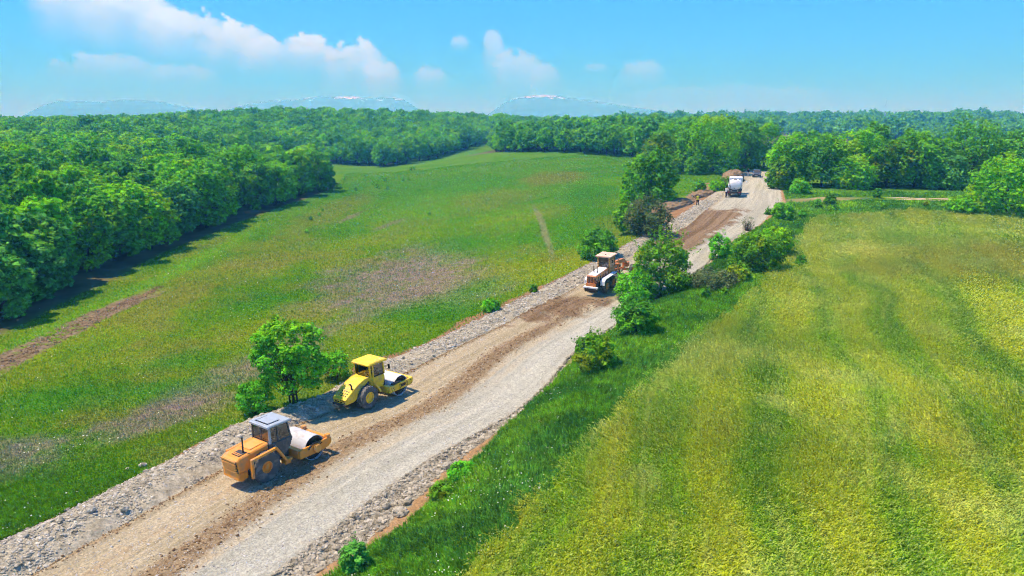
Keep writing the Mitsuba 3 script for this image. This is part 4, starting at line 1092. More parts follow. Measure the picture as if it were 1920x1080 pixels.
b.add('chassis', join(bx(-1.5, 1.3, -.42, .42, .55, 1.02), bx(1.2, 2.3, -.25, .25, .52, .92), disc(1.75, .72, .22, -.3, .3)), 'dark_part')
b.add('axle', disc(0, .79, .13, -.8, .8, 16), 'dark_part')
for s in (-1, 1):
    y0, y1 = sorted((s * 1.00, s * 1.16))
    bar = [(-1.06, .62), (-1.06, 1.72), (.66, 1.86), (1.32, .82), (1.62, .86), (1.62, .74), (1.24, .70), (.60, 1.72), (-.93, 1.60), (-.93, .62)]
    b.add('fender', slab(bar, y0, y1, 0), 'paint_orange', False)
    b.add('fender__step', bx(1.22, 1.62, min(s * .62, s * 1.05), max(s * .62, s * 1.05), .50, .78, .03), 'paint_orange')
    b.wheel(0, s * .80, .87, .58, .34, 'paint_orange', 24, s)
# cab
b.add('cab', slab([(.46, 1.12), (.46, 1.98), (2.0, 1.98), (2.06, 1.85), (1.80, 1.25), (1.30, .92), (.86, .92)], -.77, .77, .04), 'paint_slate')
for s in (-1, 1):
    e0, e1 = sorted((s * .69, s * .78))
    b.add('cab__pillar', slab([(.44, 1.98), (.44, 2.92), (.56, 2.92), (.58, 1.98)], e0, e1, .01), 'paint_roof_grey' if s < 0 else 'paint_slate')
    b.add('cab__pillar', slab([(1.96, 1.98), (1.76, 2.92), (1.67, 2.92), (1.86, 1.98)], e0, e1, .01), 'paint_slate')
    b.add('cab__pillar', slab([(.98, 1.98), (.98, 2.92), (1.06, 2.92), (1.06, 1.98)], e0, e1, .01), 'paint_slate')
    b.add('cab__window', slab([(.57, 2.0), (.57, 2.9), (1.69, 2.9), (1.88, 2.0)], s * .735 - .004, s * .735 + .004, 0), 'window_glass', False)
    b.add('cab__door', slab([(.62, 1.1), (.62, 1.94), (1.94, 1.94), (1.70, 1.28), (1.25, 1.0), (.9, 1.0)], min(s * .775, s * .80), max(s * .775, s * .80), 0), 'paint_slate', False)
    b.add('cab__door_handle', bx(.70, .84, min(s * .80, s * .84), max(s * .80, s * .84), 1.74, 1.79, .008), 'blade_steel')
b.add('cab__rear_window', bx(.475, .485, -.68, .68, 2.02, 2.88, 0), 'window_glass', False)
b.add('cab__rear_bar', join(bx(.455, .50, -.05, .05, 2.0, 2.9, .005), bx(.45, .50, -.70, .70, 1.96, 2.04, .005)), 'paint_slate')
b.add('cab__windscreen', slab([(1.95, 2.0), (1.955, 2.0), (1.745, 2.9), (1.74, 2.9)], -.69, .69, 0), 'window_glass', False)
b.add('cab__roof', slab([(.34, 2.92), (.34, 3.02), (.44, 3.06), (1.90, 3.06), (2.0, 3.0), (2.0, 2.92)], -.86, .86, .04), 'paint_roof_grey')
b.add('cab__roof_hatch', bx(.62, 1.40, -.50, .50, 3.055, 3.10, .02), 'paint_roof_grey')
b.add('cab__roof_gasket', join(bx(.55, .62, -.56, .56, 3.055, 3.085, .005), bx(.62, 1.38, .50, .56, 3.055, 3.085, .005), bx(.62, 1.38, -.56, -.50, 3.055, 3.085, .005)), 'black_part', False)
b.add('cab__seat', join(bx(.75, 1.25, -.26, .26, 1.95, 2.12, .05), bx(.70, .84, -.26, .26, 2.1, 2.72, .04), bx(1.62, 1.80, -.22, .22, 1.95, 2.35, .03)), 'dark_part')
# drum end
DX = 3.34
drum(b, DX, .76, 2.10, 'drum_steel')
for s in (-1, 1):
    e0, e1 = sorted((s * 1.09, s * 1.22))
    b.add('drum_frame', slab([(2.12, .50), (2.12, 1.0), (2.30, 1.06), (4.30, 1.10), (4.50, 1.02), (4.50, .72), (4.30, .56), (3.8, .46)], e0, e1, .02), 'paint_orange')
    b.add('hub_motor', disc(DX, .78, .25, min(s * 1.22, s * 1.40), max(s * 1.22, s * 1.40), 28, .03), 'paint_orange_pale')
    for k, rr in enumerate((.40, .47)):
        t = np.linspace(.5, 2.9, 14)
        b.add('hose', tube(np.stack([DX - .1 + rr * np.cos(t) * 1.2, 0 * t + s * 1.25, .78 + rr * np.sin(t) * .85], -1), np.full(14, .022), 6), 'black_part')
    b.add('drum_frame__lug', bx(4.20, 4.48, min(s * .92, s * 1.2), max(s * .92, s * 1.2), 1.08, 1.26, .03), 'paint_orange')
b.add('front_beam', bx(4.30, 4.52, -1.09, 1.09, .66, 1.04, .03), 'paint_orange')
b.add('rear_beam', bx(2.08, 2.36, -1.09, 1.09, .52, 1.02, .03), 'paint_orange')
b.add('scraper', bx(2.46, 2.56, -1.0, 1.0, .55, .80, .02), 'dark_part')

# ---- yellow roller
b = Build('road_roller', 'yellow single drum roller with a yellow cab behind the young tree', 'road roller', -9.75, 43.95, .05, 34.0, size=(.92, .92, .93))
b.add('hood', slab([(-1.78, .74), (-1.84, 1.06), (-1.70, 1.16), (-.70, 1.78), (-.05, 2.02), (.46, 2.06), (.46, 1.15), (-.2, 1.12), (-1.1, .74)], -.62, .62, 0), 'paint_yellow', False)
b.add('hood__edge', join(*[tube([[-1.84, s * .60, 1.06], [-1.70, s * .60, 1.16], [-.70, s * .60, 1.78], [-.05, s * .60, 2.02], [.44, s * .60, 2.06]], [.03] * 5, 8) for s in (-1, 1)]), 'paint_yellow')
for i in range(3):
    for j in range(4):
        t = .10 + .17 * i
        x, z = -1.70 + t, 1.16 + t * .62
        b.add('hood__vent_hole', spin(bx(x - .045, x + .045, -.40 + .20 * j, -.28 + .20 * j, z + .002, z + .008, 0), -31.8, [0, 1, 0], (x, 0, z)), 'black_part', False)
for i in range(2):
    for j in range(4):
        b.add('hood__rear_hole', bx(-1.826 + .0, -1.808, -.48 + .26 * j, -.30 + .26 * j, .82 + .12 * i, .89 + .12 * i, 0), 'black_part', False)
for j in range(5):
    b.add('hood__top_hole', spin(bx(-.30, -.10, -.40 + .18 * j, -.30 + .18 * j, 1.945, 1.952, 0), -20.2, [0, 1, 0], (-.2, 0, 1.95)), 'dark_part', False)
b.add('hood__stripe', slab([(-.02, 1.62), (.28, 1.78), (.40, 1.78), (.40, 1.60), (.1, 1.46)], -.632, -.622, 0), 'dark_part', False)
b.add('exhaust_pipe', tube([[-1.05, -.38, 1.5], [-1.05, -.38, 1.78], [-1.12, -.38, 1.92], [-1.26, -.38, 1.96]], [.06, .055, .055, .05], 10), 'black_part')
b.add('bumper', bx(-1.90, -1.72, -.62, .62, .62, .74, .03), 'dark_part')
b.add('chassis', join(bx(-1.7, 1.2, -.46, .46, .55, 1.14), bx(1.1, 2.1, -.3, .3, .5, .95), disc(1.55, .7, .22, -.32, .32)), 'black_part')
b.add('axle', disc(0, .74, .13, -.8, .8, 16), 'dark_part')
for s in (-1, 1):
    e0, e1 = sorted((s * .62, s * .98))
    b.add('fender', slab([(.40, 1.86), (.52, 1.90), (1.16, 1.0), (1.22, .84), (1.08, .84)], e0, e1, 0), 'paint_yellow', False)
    b.wheel(0, s * .80, .79, .56, .39, 'paint_yellow', 22, s)
b.add('cab', slab([(.44, 1.20), (.44, 1.98), (1.72, 1.98), (1.82, 1.70), (1.66, 1.08), (.80, 1.08)], -.74, .74, .03), 'paint_yellow')
b.add('cab__step_box', slab([(1.62, 1.02), (1.86, 1.72), (1.94, 1.72), (1.94, 1.02)], -.60, .60, .02), 'black_part')
for s in (-1, 1):
    e0, e1 = sorted((s * .66, s * .76))
    b.add('cab__pillar', slab([(.42, 1.98), (.30, 2.88), (.40, 2.88), (.53, 1.98)], e0, e1, .01), 'paint_yellow')
    b.add('cab__pillar', slab([(.62, 1.98), (.60, 2.88), (.72, 2.88), (.74, 1.98)], e0, e1, .01), 'paint_yellow')
    b.add('cab__pillar', slab([(1.70, 1.98), (1.60, 2.88), (1.70, 2.88), (1.82, 1.98)], e0, e1, .01), 'paint_yellow')
    b.add('cab__window', slab([(.72, 2.0), (.70, 2.86), (1.61, 2.86), (1.71, 2.0)], s * .715 - .004, s * .715 + .004, 0), 'window_glass', False)
    b.add('cab__window_frame', slab([(.73, 1.98), (.72, 2.05), (1.70, 2.05), (1.71, 1.98)], e0, e1, .005), 'black_part')
    b.add('mirror', join(bx(1.98, 2.04, min(s * .88, s * 1.06), max(s * .88, s * 1.06), 2.28, 2.62, .02), tube([[1.72, s * .72, 2.5], [2.0, s * .95, 2.5]], [.015, .015], 6)), 'black_part')
b.add('cab__rear_window', slab([(.40, 2.0), (.408, 2.0), (.318, 2.86), (.31, 2.86)], -.66, .66, 0), 'window_glass', False)
b.add('cab__windscreen', slab([(1.76, 2.0), (1.768, 2.0), (1.658, 2.86), (1.65, 2.86)], -.66, .66, 0), 'window_glass', False)
b.add('cab__roof', slab([(.16, 2.88), (.16, 2.96), (.34, 3.06), (1.82, 3.06), (2.04, 2.98), (2.04, 2.90), (1.9, 2.86), (.3, 2.86)], -.86, .86, .06), 'paint_yellow')
b.add('cab__seat', join(bx(.78, 1.22, -.26, .26, 1.92, 2.1, .05), bx(.74, .86, -.26, .26, 2.08, 2.66, .04), bx(1.45, 1.60, -.25, .25, 1.95, 2.3, .03)), 'dark_part')
DX = 3.02
drum(b, DX, .75, 2.12, 'drum_white')
for s in (-1, 1):
    e0, e1 = sorted((s * 1.10, s * 1.24))
    b.add('drum_frame', slab([(1.72, .56), (1.72, 1.02), (4.16, 1.10), (4.16, .72), (3.95, .58)], e0, e1, .02), 'paint_yellow')
    b.add('drum_frame__name_plate', slab([(2.88, .72), (2.88, .93), (3.38, .945), (3.38, .735)], min(s * 1.24, s * 1.25), max(s * 1.24, s * 1.25), 0), 'black_part', False)
    for x0, x1 in ((2.74, 2.80), (3.48, 3.54)):
        b.add('drum_frame__rib', slab([(x0, .64), (x0, 1.0), (x1, 1.0), (x1, .64)], min(s * 1.24, s * 1.27), max(s * 1.24, s * 1.27), 0), 'dark_part', False)
    for x0, z0 in ((1.92, .86), (2.10, .86), (2.02, .68), (2.22, .70), (3.9, .98), (3.96, .72)):
        b.add('drum_frame__bolt', disc(x0, z0, .035, min(s * 1.24, s * 1.265), max(s * 1.24, s * 1.265), 10), 'dark_part', False)
    b.add('drum_guard', slab([(2.1, 1.06), (2.1, 1.16), (3.0, 1.20), (3.0, 1.09)], min(s * .98, s * 1.18), max(s * .98, s * 1.18), .01), 'dark_part')
b.add('front_beam', bx(3.96, 4.20, -1.10, 1.10, .66, 1.08, .03), 'paint_yellow')
b.add('rear_beam', bx(1.68, 1.98, -1.10, 1.10, .56, 1.02, .03), 'paint_yellow')

# ---- grader
gr = road_at(np.array([70.9]), np.array([1.33]))[0]
b = Build('motor_grader', 'rusty orange motor grader with white fenders pushing up the road beside the largest bush', 'motor grader', 8.75, 69.6, float(road_z(np.array([69.6]))[0]) + .1, 33, pitch=5.6, size=(.88, .88, .96))
b.add('hood', slab([(-2.35, 1.28), (-2.35, 1.94), (-2.20, 2.04), (.55, 2.16), (.55, 1.2)], -.56, .56, .05), 'paint_grader')
b.add('hood__top_panel', slab([(-2.22, 2.035), (-2.20, 2.085), (.55, 2.205), (.55, 2.155)], -.50, .50, .02), 'paint_white')
b.add('hood__side_panel', join(bx(-2.1, .4, -.585, -.565, 1.30, 1.98, 0), bx(-2.1, .4, .565, .585, 1.30, 1.98, 0)), 'paint_grader', False)
for k in range(5):
    b.add('hood__side_slot', bx(-1.9 + .42 * k, -1.7 + .42 * k, -.60, -.586, 1.42, 1.86, 0), 'dark_part', False)
b.add('grille', bx(-2.42, -2.36, -.54, .54, 1.02, 1.96, .01), 'dark_part')
for k in range(6):
    b.add('grille__bar', bx(-2.47, -2.42, -.50 + .18 * k, -.42 + .18 * k, 1.30, 1.92, .008), 'paint_grader')
b.add('grille__lower_panel', bx(-2.56, -2.40, -.58, .58, .98, 1.28, .02), 'paint_grader')
b.add('bumper', bx(-2.78, -2.45, -.85, .85, .84, .98, .02), 'paint_white')
b.add('counterweight', slab([(-2.72, .84), (-2.45, .84), (-2.45, .42), (-2.60, .42), (-2.72, .6)], -.72, .72, .03), 'dark_part')
for s in (-1, 1):
    b.add('rear_light', bx(-2.46, -2.36, min(s * .62, s * .80), max(s * .62, s * .80), 1.30, 1.62, .03), 'paint_white' if s > 0 else 'dark_part')
    b.add('exhaust_pipe', tube([[-1.35, s * .20, 2.1], [-1.35, s * .20, 2.45], [-1.35, s * .20, 2.78]], [.06, .05, .05], 10), 'black_part')
    e0, e1 = sorted((s * .70, s * 1.22))
    b.add('fender', slab([(-1.72, .95), (-1.62, 1.38), (-1.30, 1.56), (1.55, 1.62), (1.62, 1.50), (1.55, 1.54), (-1.26, 1.48), (-1.54, 1.33), (-1.62, .95)], e0, e1, 0), 'paint_white', False)
    b.add('tandem_case', slab([(-1.1, .5), (-1.1, .88), (1.1, .88), (1.1, .5)], min(s * .52, s * .70), max(s * .52, s * .70), .04), 'dark_part')
    for x in (-.80, .80):
        b.wheel(x, s * .95, .66, .42, .34, 'paint_grader', 20, s)
    b.wheel(6.15, s * .95, .62, .38, .32, 'paint_grader', 18, s)
b.add('chassis', bx(-2.3, 2.0, -.45, .45, .62, 1.26, .03), 'dark_part')
b.add('cab', slab([(.62, 1.26), (.62, 2.12), (2.0, 2.12), (2.0, 1.5), (1.7, 1.26)], -.72, .72, .03), 'paint_grader')
for s in (-1, 1):
    e0, e1 = sorted((s * .62, s * .74))
    b.add('cab__pillar', bx(.60, .74, e0, e1, 2.12, 3.26, .012), 'paint_orange_pale')
    b.add('cab__pillar', bx(1.90, 2.02, e0, e1, 2.12, 3.26, .012), 'paint_grader')
    b.add('cab__window', slab([(.74, 2.14), (.74, 3.24), (1.90, 3.24), (1.90, 2.14)], s * .68 - .004, s * .68 + .004, 0), 'window_glass', False)
b.add('cab__rear_window', bx(.645, .653, -.62, .62, 2.14, 3.24, 0), 'window_glass', False)
b.add('cab__rear_bar', bx(.62, .67, -.62, .62, 2.62, 2.70, .008), 'dark_part')
b.add('cab__sun_blind', bx(.66, .68, -.58, .58, 2.74, 3.2, .004), 'paint_white')
b.add('cab__windscreen', bx(1.955, 1.963, -.62, .62, 2.14, 3.24, 0), 'window_glass', False)
b.add('cab__roof', bx(.42, 2.24, -.92, .92, 3.26, 3.38, .03), 'paint_grader_roof')
b.add('cab__roof_vent', disc(0, 0, .09, 0, .05, 16), 'dark_part')
scene[b.key + '__cab__roof_vent']['to_world'] = b.M @ T().translate([1.2, 0, 3.38]).rotate([1, 0, 0], 90)
b.add('cab__seat', join(bx(1.0, 1.45, -.26, .26, 1.95, 2.3, .04), bx(.94, 1.06, -.26, .26, 2.3, 2.9, .04)), 'dark_part')
for s in (-1, 1):
    b.add('mirror', join(bx(.56, .62, min(s * 1.0, s * 1.16), max(s * 1.0, s * 1.16), 2.75, 3.05, .015), tube([[.66, s * .70, 3.1], [.6, s * 1.08, 3.0]], [.016, .016], 6)), 'black_part')
b.add('boom', join(slab([(1.9, 1.3), (1.9, 1.75), (3.2, 2.15), (5.6, 1.95), (6.5, 1.35), (6.5, 1.0), (5.5, 1.55), (3.2, 1.72), (2.4, 1.3)], -.16, .16, 0), bx(6.2, 6.75, -.35, .35, .85, 1.35, .03)), 'paint_grader', False)
b.add('front_axle', bx(6.02, 6.28, -.80, .80, .52, .74, .02), 'paint_grader')
b.add('drawbar', join(tube([[6.2, 0, .9], [4.4, .5, .95], [3.3, .62, .95]], [.07] * 3, 8), tube([[6.2, 0, .9], [4.4, -.5, .95], [3.3, -.62, .95]], [.07] * 3, 8)), 'paint_grader')
b.add('blade_circle', spin(move(ring(0, 0, [(.52, -.05), (.70, -.05), (.70, .05), (.52, .05)], 36)), 90, [1, 0, 0]), 'dark_part')
scene[b.key + '__blade_circle']['to_world'] = b.M @ T().translate([3.4, 0, .92])
t = np.linspace(-.55, .55, 9)
arc = [(.22 * (1 - math.cos(a)) - .03, .40 + .36 * math.sin(a * 1.5)) for a in t] + [(.22 * (1 - math.cos(a)), .40 + .36 * math.sin(a * 1.5)) for a in t[::-1]]
b.add('blade', spin(move(slab(arc, -2.0, 2.0, 0), x=3.4), 24, [0, 0, 1], (3.4, 0, 0)), 'blade_steel', False)
for s in (-1, 1):
    b.add('lift_cylinder', tube([[3.05, s * .62, .95], [2.95, s * .70, 1.9], [2.9, s * .74, 2.6]], [.06, .06, .05], 8), 'paint_orange_pale')
    b.add('lift_bracket', bx(2.75, 3.1, min(s * .16, s * .85), max(s * .16, s * .85), 1.92, 2.10, .02), 'paint_grader')

# ---- tank truck
b = Build('tank_truck', 'white tank truck seen from behind on the upper road', 'tank truck', 36.95, 121.9, 5.45, 18.6, pitch=.3, size=(.92, .92, .90))


def lathe_x(prof, ry, rz, zc, n=40):
    """A body along x with elliptical sections: prof holds (x, share of the radius)."""
    t = np.arange(n) * 2 * np.pi / n
    v = np.concatenate([np.stack([0 * t + x, ry * k * np.cos(t), zc + rz * k * np.sin(t)], -1) for x, k in prof])
    f = []
    for i in range(len(prof) - 1):
        for j in range(n):
            p, q = i * n + j, i * n + (j + 1) % n
            f += [[p, q, q + n], [p, q + n, p + n]]
    v = np.vstack([v, [[prof[0][0], 0, zc], [prof[-1][0], 0, zc]]])
    f += [[len(v) - 2, (j + 1) % n, j] for j in range(n)] + [[len(v) - 1, (len(prof) - 1) * n + j, (len(prof) - 1) * n + (j + 1) % n] for j in range(n)]
    return trimesh.Trimesh(v, f, process=False)


b.add('tank', lathe_x([(-1.95, .0), (-1.93, .5), (-1.85, .80), (-1.72, .965), (-1.6, 1.0), (2.5, 1.0), (2.65, .95), (2.75, .7), (2.8, 0)], 1.16, .86, 1.98), 'paint_white', 40)
for x in (-1.62, .4, 2.4):
    b.add('tank__band', lathe_x([(x - .04, 1.0), (x - .04, 1.025), (x + .04, 1.025), (x + .04, 1.0)], 1.16, .86, 1.98), 'dark_part' if x < 0 else 'paint_white', 30)
b.add('tank__manhole', move(trimesh.creation.cylinder(radius=.28, height=.16, sections=24), x=.4, z=2.90), 'dark_part')
b.add('tank__rear_valve', disc(-1.98, 1.5, .09, -.09, .09, 14), 'dark_part')
b.add('chassis', join(bx(-2.0, 5.0, -.45, .45, .80, 1.06), bx(-1.7, 2.6, -1.0, 1.0, 1.04, 1.22)), 'dark_part')
b.add('rear_bumper', join(bx(-2.18, -2.02, -1.18, 1.18, .55, .95, .02), bx(-2.15, -2.05, -1.1, -.6, .95, 1.15, .01)), 'dark_part')
for s in (-1, 1):
    b.add('rear_light', bx(-2.21, -2.18, min(s * .78, s * 1.10), max(s * .78, s * 1.10), .72, .84, 0), 'lamp_red', False)
    e0, e1 = sorted((s * .62, s * 1.24))
    b.add('mudguard', slab([(-1.95, .75), (-1.75, 1.10), (1.45, 1.14), (1.62, .8), (1.56, .78), (1.40, 1.08), (-1.7, 1.04), (-1.88, .75)], e0, e1, 0), 'dark_part', False)
    for x in (-.95, .45):
        b.wheel(x, s * .88, .50, .52, .28, 'dark_part', 18, s)
    b.wheel(4.1, s * .98, .50, .30, .28, 'paint_white', 18, s)
    b.add('mirror', join(bx(5.02, 5.08, min(s * 1.30, s * 1.46), max(s * 1.30, s * 1.46), 2.0, 2.5, .02), tube([[5.0, s * 1.16, 2.5], [5.05, s * 1.38, 2.4]], [.02, .02], 6)), 'black_part')
b.add('cab', slab([(3.15, .85), (3.15, 2.95), (3.3, 3.08), (4.9, 3.08), (5.05, 2.9), (5.35, 1.7), (5.35, .85)], -1.16, 1.16, .06), 'paint_white')
b.add('cab__rear_window', bx(3.135, 3.149, -.75, .75, 2.2, 2.75, 0), 'black_part', False)
b.add('cab__windscreen', slab([(5.352, 1.78), (5.08, 2.86), (5.06, 2.86), (5.33, 1.78)], -1.02, 1.02, 0), 'black_part', False)
b.add('ladder', join(*[tube([[-1.9, s, 1.05], [-1.99, s, 1.9], [-1.72, s, 2.72]], [.022] * 3, 6) for s in (.62, .92)], *[tube([[-1.97, .62, z], [-1.97, .92, z]], [.018, .018], 6) for z in (1.25, 1.5, 1.75, 2.0)]), 'dark_part')

# ---- parked car
b = Build('parked_car', 'dark blue grey car parked in the shade at the top of the road', 'car', 53.6, 161.6, 5.42, 200)
body = [(-2.1, .45), (-2.15, .8), (-2.05, 1.0), (-1.2, 1.04), (1.0, 1.02), (1.95, .90), (2.15, .70), (2.12, .42), (1.9, .32), (-1.9, .32)]
b.add('body', slab(body, -.86, .86, .06), 'paint_car')
b.add('cabin', slab([(-1.95, 1.0), (-1.5, 1.50), (-1.3, 1.55), (.25, 1.55), (.45, 1.50), (1.05, 1.0)], -.72, .72, .07), 'paint_car')
b.add('windscreen', slab([(.50, 1.49), (1.06, 1.03), (1.08, 1.05), (.52, 1.51)], -.64, .64, 0), 'black_part', False)
b.add('rear_window', slab([(-1.54, 1.48), (-1.92, 1.06), (-1.94, 1.08), (-1.56, 1.5)], -.62, .62, 0), 'black_part', False)
for s in (-1, 1):
    e0, e1 = sorted((s * .715, s * .728))
    b.add('side_window', slab([(-1.62, 1.06), (-1.38, 1.47), (.2, 1.47), (.75, 1.06)], e0, e1, 0), 'black_part', False)
    b.add('headlight', bx(2.05, 2.17, min(s * .50, s * .80), max(s * .50, s * .80), .66, .80, .02), 'lamp_clear')
    b.add('mirror', bx(.62, .78, min(s * .88, s * 1.04), max(s * .88, s * 1.04), .98, 1.12, .03), 'paint_car')
    for x in (-1.3, 1.32):
        b.wheel(x, s * .76, .32, .20, .20, 'paint_white', 20, s)
b.add('grille', bx(2.13, 2.17, -.45, .45, .50, .70, 0), 'black_part', False)
b.add('bumper', bx(2.05, 2.24, -.82, .82, .34, .50, .03), 'black_part')
b.add('number_plate', bx(2.24, 2.25, -.26, .26, .38, .48, 0), 'paint_white', False)


# ------------------------------------------------------------------ people
scene['skin'] = {'type': 'principled', 'base_color': rgb(.42, .24, .16), 'roughness': .55}
scene['cloth_dark'] = matte(proc(lambda p, n, uv: mix(C(.018, .020, .028), C(.04, .04, .05), noise(p.x * 9, p.y * 9, p.z * 9))))
scene['cloth_white'] = matte(proc(lambda p, n, uv: mix(C(.62, .60, .58), C(.72, .70, .68), noise(p.x * 9, p.y * 9, p.z * 9))))
scene['vest_yellow'] = matte(proc(lambda p, n, uv: mix(C(.62, .58, .04), C(.72, .66, .06), noise(p.x * 9, p.y * 9, p.z * 9))))
scene['hair_dark'] = matte(rgb(.02, .016, .014))


def ball(p, r):
    return manifold3d.Manifold.sphere(r, 14).translate([float(q) for q in p])


def bone(a, ra, b_, rb):
    return manifold3d.Manifold.batch_hull([ball(a, ra), ball(b_, rb)])


def flat(p, rx, ry, rz):
    return manifold3d.Manifold.sphere(1, 20).scale([rx, ry, rz]).translate([float(q) for q in p])


def skin_mesh(parts, step=.03, rounds=6):
    m = manifold3d.Manifold.batch_boolean(parts, manifold3d.OpType.Add).refine_to_length(step).to_mesh()
    t = trimesh.Trimesh(m.vert_properties[:, :3], m.tri_verts, process=True)
    trimesh.smoothing.filter_taubin(t, iterations=rounds)
    return t


def person(label, x, y, z, face, top, trousers, arms, legs, cap=None, vest=None):
    """x forward, y left. arms: (elbow, hand) for left and right; legs: foot offsets."""
    key = place(numbered('person'), label, 'person')
    M = T().translate([x, y, z]).rotate([0, 0, 1], 90 - face)
    J = lambda *p: np.array(p, float)
    hipz, shz = .93, 1.43
    S = {1: J(0, .19, shz), -1: J(0, -.19, shz)}
    body, shirt, pants, shoes = [], [], [], []
    body += [flat((.01, 0, 1.63), .095, .075, .118), flat((.03, 0, 1.585), .075, .06, .07), bone(J(0, 0, 1.44), .06, J(.005, 0, 1.56), .055),
             bone(J(.095, 0, 1.63), .012, J(.118, 0, 1.60), .016), flat((.092, 0, 1.565), .02, .03, .010), flat((0, .078, 1.62), .022, .012, .032), flat((0, -.078, 1.62), .022, .012, .032)]
    torso = [manifold3d.Manifold.batch_hull([flat((0, .10, 1.38), .11, .12, .09), flat((0, -.10, 1.38), .11, .12, .09), flat((0, .06, 1.08), .11, .11, .08), flat((0, -.06, 1.08), .11, .11, .08)]),
             manifold3d.Manifold.batch_hull([flat((0, .06, 1.08), .11, .11, .08), flat((0, -.06, 1.08), .11, .11, .08), flat((0, .08, .95), .115, .10, .09), flat((0, -.08, .95), .115, .10, .09)])]
    body += torso
    shirt += [t.scale([1.1, 1.08, 1.0]) for t in torso]
    for s, (e, h) in zip((1, -1), arms):
        e, h = J(*e), J(*h)
        body += [bone(S[s], .062, e, .045), bone(e, .043, h, .030)]
        shirt += [bone(S[s], .076, e, .058), bone(e, .054, e + (h - e) * .45, .05)]
        d = unit(h - e)
        side = unit(np.cross(d, [1, 0, .2]))
        w = np.cross(side, d)
        palm = h + d * .05
        body += [manifold3d.Manifold.batch_hull([ball(h, .026), ball(palm + side * .028, .016), ball(palm - side * .028, .016), ball(palm + d * .035 + side * .026, .013), ball(palm + d * .035 - side * .026, .013)])]
        for i, (o, ln) in enumerate(((.030, .062), (.010, .072), (-.010, .068), (-.030, .052))):
            k0 = palm + d * .032 + side * o
            k1 = k0 + d * ln * .5 + w * .012
            body += [bone(k0, .0095, k1, .0088), bone(k1, .0088, k1 + d * ln * .42 + w * .026, .0075)]
        t0 = h + d * .03 + side * .03
        body += [bone(t0, .012, t0 + d * .035 + side * .024, .010), bone(t0 + d * .035 + side * .024, .010, t0 + d * .065 + side * .024 + w * .01, .008)]
    for s, (fx, fy) in zip((1, -1), legs):
        hip, foot = J(0, s * .095, hipz), J(fx, s * .11 + fy, .08)
        knee = (hip + foot) / 2 + J(.04, 0, .03)
        body += [bone(hip, .095, knee, .058), bone(knee, .056, foot, .04)]
        pants += [bone(hip, .108, knee, .075), bone(knee, .073, foot + [0, 0, .02], .062)]
        shoes += [manifold3d.Manifold.batch_hull([flat(foot + [-.05, 0, -.035], .05, .042, .045), flat(foot + [.14, 0, -.05], .055, .046, .03)])]
    pants += [manifold3d.Manifold.batch_hull([flat((0, .08, .97), .125, .11, .10), flat((0, -.08, .97), .125, .11, .10)])]
    scene[key + '__body'] = {**mikit.ply(skin_mesh(body, .022, 4), 'skin', smooth=True), 'to_world': M}
    scene[key + '__shirt'] = {**mikit.ply(skin_mesh(shirt, .04, 4), top, smooth=True), 'to_world': M}
    scene[key + '__trousers'] = {**mikit.ply(skin_mesh(pants, .04, 4), trousers, smooth=True), 'to_world': M}
    scene[key + '__shoes'] = {**mikit.ply(skin_mesh(shoes, .04, 3), 'hair_dark', smooth=True), 'to_world': M}
    hair = flat((-.012, 0, 1.655), .103, .086, .105) - manifold3d.Manifold.cube([.3, .4, .3]).translate([.035, -.2, 1.40]) - manifold3d.Manifold.cube([.4, .4, .2]).translate([-.2, -.2, 1.40])
    m = hair.to_mesh()
    scene[key + '__hair'] = {**mikit.ply((m.vert_properties[:, :3], m.tri_verts), cap or 'hair_dark', smooth=True), 'to_world': M}
    for s, k in ((-1, 'eye'), (1, 'eye_001')):
        scene[f'{key}__{k}'] = {**mikit.ply(move(trimesh.creation.icosphere(1, .011), .092, s * .032, 1.635), 'hair_dark'), 'to_world': M}
    if vest:
        vm = skin_mesh([torso[0].scale([1.22, 1.16, 1.0]), torso[1].scale([1.2, 1.15, 1.0])], .04, 4)
        scene[key + '__vest'] = {**mikit.ply(vm, vest, smooth=True), 'to_world': M}


wz = lambda y, v: float(road_at(np.array([y]), np.array([v]))[0][2])


def road_v(x, y):
    L = road_lines(np.array([y]))[0]
    return float(np.interp(x, L, [0, 1, 2, 3]))


person('worker in a yellow vest and dark trousers standing on the stony road edge', 27.7, 109.2, wz(109.2, road_v(27.7, 109.2)) - .01, 200, 'cloth_dark', 'cloth_dark',
       [((.05, .27, 1.17), (.22, .20, 1.08)), ((.02, -.28, 1.16), (.16, -.22, 1.0))], [(.06, .02), (-.08, -.02)], vest='vest_yellow')
person('worker in a pale shirt and dark trousers beside the tank truck', 35.0, 119.9, wz(119.9, road_v(35.0, 119.9)) - .01, 60, 'cloth_white', 'cloth_dark',
       [((.10, .26, 1.18), (.34, .16, 1.25)), ((.14, -.25, 1.20), (.40, -.12, 1.30))], [(.04, .0), (-.05, -.01)])
person('person in dark clothes standing next to the parked car', 52.0, 162.6, 5.42, 190, 'cloth_dark', 'cloth_white',
       [((.0, .27, 1.16), (.12, .26, .92)), ((.0, -.27, 1.16), (.10, -.27, .92))], [(.03, .0), (-.03, .0)])


